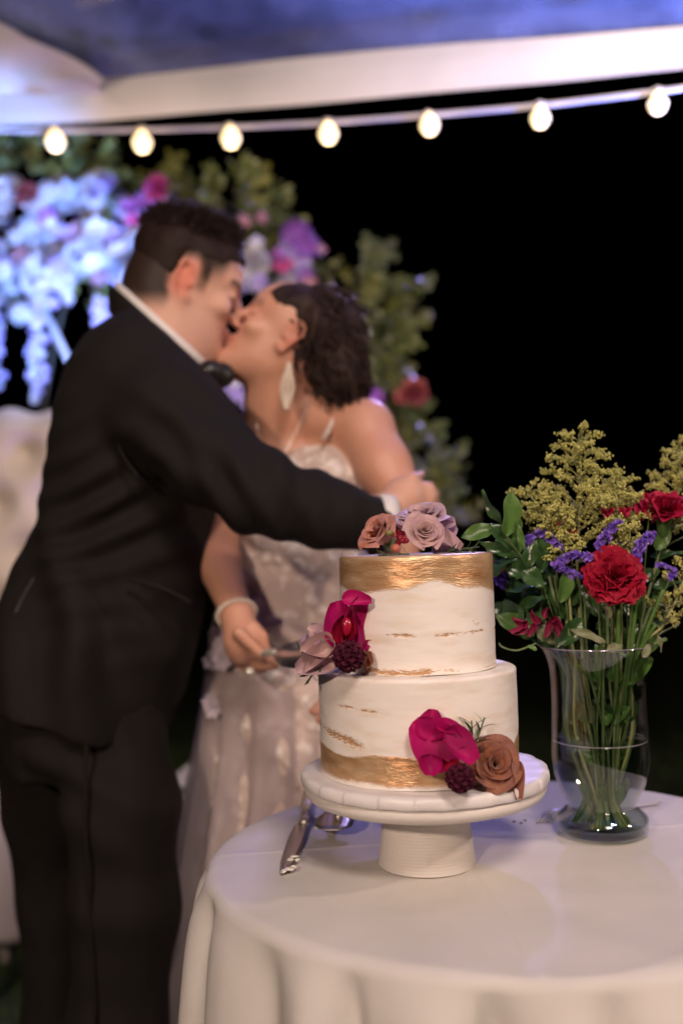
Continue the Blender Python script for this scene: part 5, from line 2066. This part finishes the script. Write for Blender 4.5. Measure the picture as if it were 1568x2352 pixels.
for (x, z) in buts:
    if x < xr - .03 and z > .5:
        v, f = ellipsoid((x, DS - .02 + .08 * (z - .45) / (ztop - .45), z), (.013, .010, .013), 10, 6)
        part('button', v, f, uph, sofa)
seat = mat('sofa_seat_fabric', (.60, .53, .54), .7, bump=.1, bscale=30)
v, f = lathe([(.001, .09), (.34, .09), (.36, .12), (.37, .4), (.35, .46), (.30, .485), (.001, .49)], 40, (0, 0, 0))
v = v * np.array([1.35, 1, 1]) + np.array([(xl + xr) / 2 + .02, DS - .02, 0])
v[:, 0] = np.clip(v[:, 0], xl - .1, W(78, 2000, DS - .3).x)
part('seat', v, f, seat, sofa)
for (x, y) in ((W(-60, 2000, DS - .5).x, DS - .6), (W(60, 2000, DS).x, DS - .2)):
    v, f = tube([(x, y, .17), (x + .01, y - .01, 0)], [.025, .015], 10)
    part('leg', v, f, seat, sofa)

# ---- floral arch
DA = 3.2
arch = thing('floral_arch', 'arch thick with white, lilac and pink flowers and trailing greenery', 'floral arch', (W(450, 1300, DA).x, DA, 0))
fr_m = mat('arch_paint', (.6, .58, .62), .4)
fr_d = mat('arch_willow', (.06, .05, .03), .8)
for pts in ([(20, 2350), (60, 1300), (150, 700), (330, 470), (540, 480), (720, 660), (830, 900), (900, 1300), (930, 2300)],):
    v, f = tube(curve([Vector((*W(x, y, DA + .05)[:2], max(.0, W(x, y, DA + .05).z))) for x, y in pts], 8), .006, 8)
    part('frame', v, f, fr_d, arch)
v, f = tube([W(96, 700, DA - .02), W(168, 850, DA), W(240, 1000, DA)], .011, 8)
part('brace', v, f, fr_m, arch)

petmats = {}
def fm_(n_, c, c2):
    if n_ not in petmats:
        petmats[n_] = mat('bloom_' + n_, c, .5, color2=c2, cscale=1.5, trans=.3)
    return petmats[n_]


fm_('white', (.78, .76, .78), (.66, .66, .74))
fm_('lilac', (.50, .40, .72), (.60, .5, .78))
fm_('purple', (.34, .10, .48), (.45, .16, .55))
fm_('pink', (.62, .08, .30), (.7, .14, .38))
fm_('blush', (.62, .34, .36), (.55, .28, .40))
fm_('rust', (.45, .12, .10), (.35, .08, .09))
gl1 = mat('arch_leaf_olive', (.26, .26, .06), .4, color2=(.16, .18, .045), cscale=3, trans=.25)
gl2 = mat('arch_leaf_green', (.13, .18, .05), .4, color2=(.24, .26, .10), cscale=3, trans=.25)


def flower_bits(kind, mt_):
    mb = MB()
    r_ = random.Random(hash(kind) % 100 if False else len(kind) * 7)
    if kind == 'hydrangea':
        for k in range(38):
            z = 1 - 1.6 * (k + .5) / 38
            a = k * 2.39996
            dr = Vector((math.sqrt(1 - z * z) * math.cos(a), math.sqrt(1 - z * z) * math.sin(a), z))
            M = frame_to(dr, (.1, .2, 1), dr * (.8 + r_.uniform(-.08, .1)))
            for j in range(4):
                b_ = j * 1.571 + a
                e1, e2, e3 = [(rr * math.cos(b_ + o_), rr * math.sin(b_ + o_), h) for rr, o_, h in ((.20, -.6, .03), (.30, 0, .08), (.20, .6, .03))]
                mb.add([tuple(M @ Vector(q)) for q in ((0, 0, 0), e1, e2, e3)], [(0, 1, 2, 3)])
    elif kind == 'rose':
        for k in range(16):
            t = k / 15
            a0 = k * 2.4
            R0 = .12 + .75 * t
            hw = math.radians(95 - 45 * t)

            def fn(u, v):
                a = a0 + u * hw * (.4 + .6 * v)
                R = .05 + R0 * math.sin(v * 1.9) ** .8 + .25 * t * v ** 3
                return (R * math.cos(a), R * math.sin(a), -.5 + (1.0 - .35 * t) * v - .2 * t * v ** 4)
            mb.add(*patch(fn, 6, 5))
    else:       # orchid: five open petals and a lip
        for k in range(5):
            a = k * 1.2566
            c_, s_ = math.cos(a), math.sin(a)

            def fn(u, v):
                wd = .42 * math.sin(min(3.1, v * 3.0 + .12)) ** .7
                x, y, z = u * wd, v, .15 * u * u + .25 * v * v
                return (x * c_ - y * s_, x * s_ + y * c_, z)
            mb.add(*patch(fn, 5, 5))
        mb.add(*ellipsoid((0, 0, .12), (.16, .16, .16), 8, 5))
    me = mkmesh(kind, mb.V(), mb.f, mt_)
    return me


FB = {}
def bloom(kind, color, px, py, d, rad, nrm=None):
    key = (kind, color)
    if key not in FB:
        FB[key] = flower_bits(kind, petmats[color])
    n = nrm or (rnd.uniform(-.5, .5), -1, rnd.uniform(-.3, .6))
    M = frame_to(n, (0, 0, 1)) @ Matrix.Rotation(rnd.uniform(0, 6), 4, 'Z') @ Matrix.Scale(m2(rad, d), 4)
    M.translation = W(px, py, d) - arch.location
    return inst('blossom', FB[key], arch, M)


def leafsprig_mesh(name, mt_, n=9, seed=0):
    r_ = random.Random(seed)
    mb = MB()
    path = curve([(0, 0, 0), (.1, .05, .35), (.05, -.05, .7), (.12, 0, 1.0)], 4)
    mb.add(*tube(path, .012, 4))
    for k in range(n):
        i = int(k / n * (len(path) - 1))
        p = Vector(path[i])
        a = k * 2.4
        dr = Vector((math.cos(a), math.sin(a) * .8, .5 + r_.uniform(-.3, .4))).normalized()
        nn = Vector((r_.uniform(-.5, .5), -1, r_.uniform(-.2, .8)))
        nn = (nn - dr * nn.dot(dr)).normalized()
        s_ = dr.cross(nn)
        L_ = r_.uniform(.28, .42)

        def fn(u, v):
            wd = .13 * math.sin(min(3.1, v * 3.0 + .08)) ** .8
            q = p + s_ * u * wd + dr * v * L_ + nn * (.1 * u * u * wd - .1 * v * v * L_)
            return tuple(q)
        mb.add(*patch(fn, 3, 5))
    return mkmesh(name, mb.V(), mb.f, mt_)


LS = [leafsprig_mesh('sprig', [gl1, gl2][k % 2], 9 + k, k) for k in range(6)]
def lsprig(px, py, d, size, ang=None):
    a = rnd.uniform(0, 6.28) if ang is None else ang
    M = Matrix.Rotation(a, 4, 'Y') @ Matrix.Rotation(rnd.uniform(0, 6), 4, 'Z') @ Matrix.Scale(m2(size, d), 4)
    M.translation = W(px, py, d) - arch.location
    return inst('leaf_sprig', LS[rnd.randrange(6)], arch, M)


# dense mass at the left: blossoms and leaves follow the arch
nbl = 0
for k in range(230):
    x = rnd.uniform(-40, 380)
    top = 372 + .10 * x + 26 * math.sin(x / 45)
    bot = 700 - .20 * x + 35 * math.sin(x / 38)
    y = top + (bot - top) * rnd.random()
    e = (y - top) / (bot - top)
    if e < .10 or (x > 330 and y > 600):
        continue
    cc = rnd.random()
    col_ = 'white' if cc < .72 else 'lilac' if cc < .88 else 'purple' if cc < .90 else 'blush'
    kd = rnd.choice(['hydrangea', 'rose', 'orchid', 'orchid', 'hydrangea'])
    bloom(kd, col_, x, y, DA + rnd.uniform(-.16, .10), rnd.uniform(17, 32))
for (x, y, r, c, kd) in ((232, 428, 38, 'lilac', 'rose'), (200, 420, 22, 'white', 'rose'), (60, 447, 28, 'rust', 'rose'), (360, 432, 30, 'pink', 'rose'), (330, 470, 26, 'purple', 'orchid'), (300, 480, 28, 'purple', 'orchid'),
                         (352, 478, 22, 'purple', 'orchid'), (345, 505, 24, 'lilac', 'orchid'), (305, 505, 20, 'pink', 'orchid'), (575, 600, 42, 'white', 'rose'), (590, 560, 20, 'white', 'orchid'), (555, 640, 34, 'white', 'hydrangea'), (600, 650, 26, 'lilac', 'orchid'),
                         (680, 540, 40, 'purple', 'hydrangea'), (700, 565, 36, 'purple', 'hydrangea'), (665, 575, 32, 'lilac', 'hydrangea'), (650, 610, 28, 'pink', 'orchid'), (690, 600, 30, 'lilac', 'orchid'), (665, 640, 32, 'white', 'rose'), (700, 640, 24, 'purple', 'orchid'),
                         (712, 655, 22, 'blush', 'orchid'), (735, 575, 16, 'blush', 'orchid'), (640, 590, 22, 'purple', 'orchid'), (760, 672, 20, 'lilac', 'orchid'), (800, 690, 20, 'lilac', 'orchid'), (775, 700, 22, 'white', 'orchid'), (820, 742, 22, 'lilac', 'orchid'), (837, 766, 15, 'white', 'orchid'),
                         (845, 905, 28, 'purple', 'orchid'), (865, 915, 22, 'purple', 'orchid'), (828, 890, 18, 'lilac', 'orchid'), (815, 870, 16, 'purple', 'orchid'), (950, 900, 34, 'rust', 'rose'), (925, 915, 26, 'rust', 'orchid'), (925, 1055, 14, 'pink', 'orchid'), (560, 510, 18, 'blush', 'orchid'), (600, 500, 16, 'blush', 'orchid'),
                         (500, 870, 30, 'white', 'hydrangea'), (520, 905, 26, 'lilac', 'hydrangea'), (540, 870, 24, 'white', 'orchid'), (525, 950, 26, 'lilac', 'orchid'), (505, 930, 22, 'white', 'orchid'), (570, 930, 20, 'lilac', 'orchid'), (545, 905, 20, 'lilac', 'orchid')):
    bloom(kd, c, x, y, DA - .18 + .004 * (x % 9), r)
# hanging strands of small white and lilac florets
def hang(x, y0, y1, w_, n):
    mb = MB()
    r_ = random.Random(int(x) + 500)
    src = np.array([tuple(v_.co) for v_ in FB[('orchid', 'white')].vertices])
    fs = [tuple(p_.vertices) for p_ in FB[('orchid', 'white')].polygons]
    for k in range(n):
        y = y0 + (y1 - y0) * k / n
        ww = w_ * (1 - .35 * (k / n))
        bloom('orchid', 'lilac' if k % 3 else 'white', x + r_.gauss(0, ww / 2.4), y, DA - .1 + r_.uniform(-.03, .03), r_.uniform(10, 15))


hang(88, 650, 925, 30, 40)
hang(-5, 690, 905, 18, 20)
hang(230, 690, 765, 24, 12)
hang(140, 640, 705, 40, 12)
# greenery
for k in range(215):
    t = rnd.random()
    if t < .16:
        x = rnd.uniform(-30, 430); y = 362 + .12 * x + rnd.gauss(0, 14)
    elif t < .24:
        x = rnd.uniform(-30, 360); y = rnd.uniform(420, 700)
    elif t < .46:
        x = rnd.uniform(520, 700); y = rnd.uniform(460, 660)
    elif t < .76:
        x = rnd.gauss(880, 26); y = rnd.uniform(620, 900)
    else:
        s_ = rnd.random(); x = 890 + 140 * s_ + rnd.gauss(0, 18); y = 880 + 330 * s_
    lsprig(x, y, DA + rnd.uniform(-.08, .12), rnd.uniform(45, 85))
for (x, y, s_, a) in ((600, 470, 100, .1), (590, 420, 60, -.3), (570, 440, 70, -.4), (610, 500, 90, .4), (640, 500, 70, .2), (440, 450, 70, -.2), (470, 470, 80, .5), (510, 480, 80, -.4), (545, 520, 80, .3), (400, 440, 70, .1), (560, 560, 70, .6), (490, 440, 60, -.1), (500, 900, 60, .4), (560, 880, 60, -.3), (560, 400, 45, .2), (905, 600, 50, -.2), (850, 640, 80, .6), (800, 650, 60, -.5), (910, 690, 60, 3.0), (905, 640, 70, 2.8),
                      (1000, 1060, 90, .2), (1020, 1100, 90, .4), (1040, 1180, 90, .1), (1060, 1200, 70, .6), (990, 1150, 80, -.1), (150, 360, 60, .5), (20, 350, 60, -.3), (240, 360, 50, .4)):
    lsprig(x, y, DA - .05, s_, a)

# low flower bed behind the legs
gd = thing('flower_bush', 'low green bush with pale and blue flowers between the man and the dress', 'bush', (W(440, 2000, 3.0).x, 3.0, 0))
bm_ = MB()
for k in range(560):
    x, y = rnd.gauss(425, 30), rnd.uniform(1840, 2230)
    p = W(x, y, 3.0 + rnd.uniform(-.2, .2))
    if p.z < .02:
        p.z = .02
    a, el = rnd.uniform(0, 6.28), rnd.uniform(-.3, 1.2)
    dr = Vector((math.cos(a) * math.cos(el), math.sin(a) * math.cos(el), math.sin(el)))
    s_ = dr.orthogonal().normalized()
    L_ = rnd.uniform(.03, .09)
    bm_.add([tuple(p), tuple(p + dr * L_ * .5 + s_ * L_ * .15), tuple(p + dr * L_), tuple(p + dr * L_ * .5 - s_ * L_ * .15)], [(0, 1, 2, 3)])
part('foliage', bm_.V(), bm_.f, gl2, gd, kind='stuff')
for (x, y, r, c) in ((420, 1790, 22, 'white'), (440, 1770, 18, 'white'), (405, 1835, 20, 'white'), (400, 1980, 12, 'purple'), (412, 1965, 10, 'lilac'), (395, 1895, 14, 'white')):
    key = ('orchid', c)
    M = frame_to((0, -1, .4), (0, 0, 1)) @ Matrix.Scale(m2(r, 3), 4)
    M.translation = W(x, y, 2.85) - gd.location
    if c == 'white':
        M = M @ Matrix.Diagonal((1, 1, .6, 1))
    inst('blossom', FB[key], gd, M)

# ---- tent: clear roof, white edge beam, gathered white drape
def bd(x):      # depth of the tent edge as it comes nearer to the right
    return np.interp(x, [-300, 0, 1568, 1900], [2.95, 2.85, 2.15, 2.0])


roof_m = bpy.data.materials.new('clear_vinyl')
roof_m.use_nodes = True
T = roof_m.node_tree
N, L = T.nodes, T.links
pb = N['Principled BSDF']
pb.inputs['Base Color'].default_value = (.26, .30, .44, 1)
pb.inputs['Roughness'].default_value = .07
pb.inputs['Specular IOR Level'].default_value = .6
tr = N.new('ShaderNodeBsdfTransparent')
tc = N.new('ShaderNodeTexCoord')
nz = N.new('ShaderNodeTexNoise')
nz.inputs['Scale'].default_value = 3.2
nz.inputs['Detail'].default_value = 7
nz.inputs['Roughness'].default_value = .65
L.new(tc.outputs['Object'], nz.inputs['Vector'])
mr = N.new('ShaderNodeMapRange')
mr.inputs['From Min'].default_value = .3
mr.inputs['From Max'].default_value = .7
mr.inputs['To Min'].default_value = .12
mr.inputs['To Max'].default_value = .62
L.new(nz.outputs['Fac'], mr.inputs[0])
ms = N.new('ShaderNodeMixShader')
L.new(mr.outputs[0], ms.inputs[0])
L.new(tr.outputs[0], ms.inputs[1])
L.new(pb.outputs[0], ms.inputs[2])
bp = N.new('ShaderNodeBump')
bp.inputs['Strength'].default_value = .2
bp.inputs['Distance'].default_value = .01
L.new(nz.outputs['Fac'], bp.inputs['Height'])
L.new(bp.outputs[0], pb.inputs['Normal'])
L.new(ms.outputs[0], N['Material Output'].inputs[0])

beam_m = mat('tent_vinyl_white', (.78, .74, .72), .5, color2=(.74, .70, .68), cscale=6, bump=.1, bscale=8, bdist=.01)
tent = thing('tent', 'party tent with clear roof and broad white fabric edge beam', 'tent', W(784, 180, 2.5) * 1)
ups = [(-300, 205, 318), (0, 193, 292), (230, 182, 278), (460, 158, 258), (700, 131, 240), (1000, 103, 212), (1300, 82, 186), (1568, 60, 158), (1900, 35, 130)]
bv_ = []
for (x, a, b_) in smoothprof(ups, 4):
    d_ = bd(x)
    for (yy, dd) in ((a, 0), ((a * 2 + b_) / 3, -.003), ((a + 2 * b_) / 3, -.003), (b_, 0), (b_ - 3, .03), (a + 3, .03)):
        bv_.append(tuple(W(x, yy, d_ + dd)))
nrow = len(smoothprof(ups, 4))
part('edge_beam', bv_, grid_faces(6, nrow, True), beam_m, tent, smooth=False)
rv = []
nx_, ny_ = 60, 40
for i in range(ny_):
    t_ = i / (ny_ - 1)
    for j in range(nx_):
        x = -300 + 2200 * j / (nx_ - 1)
        yb = np.interp(x, [u[0] for u in ups], [u[1] for u in ups])
        p = W(x, yb + 10, bd(x) + .02)
        q_ = Vector((p.x * 1.25 + .1, p.y - 2.6 * t_, p.z + .55 * t_ * 1.0 + .02 * math.sin(j * .5) * t_))
        p2 = Vector((p.x, p.y - 2.6 * t_, q_.z)) if True else q_
        rv.append((p.x, p.y - 2.6 * t_, p.z + .62 * t_ + .015 * math.sin(j * .9 + 2 * t_) * math.sin(3.14 * t_)))
part('clear_roof', rv, grid_faces(nx_, ny_), roof_m, tent)

drp = mat('drape_fabric', (.70, .62, .56), .8, trans=.25)
dr_ = thing('drape', 'pale gathered fabric swag hanging from the tent corner at top left', 'drape', W(60, 150, 2.6))
dv = []
nu_, nv_ = 50, 20
for i in range(nv_):
    t_ = i / (nv_ - 1)
    for j in range(nu_):
        s_ = j / (nu_ - 1)
        x = -260 + 490 * s_
        yt = np.interp(x, [-260, 0, 60, 150, 200, 230], [-60, 58, 92, 130, 158, 182])
        y = yt + (215 - yt) * t_ if yt < 215 else yt
        dv.append(tuple(W(x, y, 2.58 + .012 * math.sin(s_ * 17 + t_ * 4) + .16 * t_)))
part('swag', dv, grid_faces(nu_, nv_), drp, dr_)
part('piping', *tube(curve([W(-260, -60, 2.57), W(0, 56, 2.57), W(60, 90, 2.57), W(150, 129, 2.57), W(200, 157, 2.57), W(235, 184, 2.57)], 5), .006, 6), drp, dr_)

# ---- string of bulbs
sl = thing('string_light', 'white cable with seven lit round bulbs hanging below the tent edge', 'string lights', W(784, 270, 2.4))
bulbs = [(128, 325), (327, 328), (530, 318), (754, 308), (986, 288), (1240, 272), (1510, 240)]
cab = [(-250, 285), (0, 297), (128, 298), (327, 296), (530, 290), (754, 279), (986, 262), (1240, 240), (1510, 208), (1568, 200), (1800, 165)]
cm_ = mat('cable_white', (.62, .58, .62), .4)
pth = []
for i, (x, y) in enumerate(cab):
    pth.append(W(x, y + 2, bd(x) - .12))
v, f = tube(curve(pth, 6), .0058, 8)
part('cable', v, f, cm_, sl)
bulb_m = mat('bulb_glow', (.9, .8, .6), .3, emit=((1, .74, .36), 2.4))
sock = mat('socket_white', (.55, .50, .45), .5)
for (x, y) in bulbs:
    d_ = bd(x) - .12
    c_ = W(x, y, d_)
    R = m2(22, d_)
    yc = np.interp(x, [q[0] for q in cab], [q[1] for q in cab])
    tp = W(x, yc, d_)
    v, f = lathe(smoothprof([(.001, -R), (R * .6, -R * .82), (R, -R * .1), (R * .90, R * .42), (R * .55, R * .95), (R * .42, R * 1.25)], 4), 24, c_)
    part('bulb', v, f, bulb_m, sl)
    v, f = tube([c_ + Vector((0, 0, R * 1.3)), tp + Vector((0, 0, .004))], [R * .5, R * .55], 12)
    part('socket', v, f, sock, sl)
    lt = bpy.data.lights.new('bulb_light', 'POINT')
    lt.energy = .5
    lt.color = (1, .72, .42)
    lt.shadow_soft_size = .02
    lo_ = bpy.data.objects.new('bulb_light', lt)
    COL.objects.link(lo_)
    lo_.location = c_ - Vector((0, 0, R + .022))
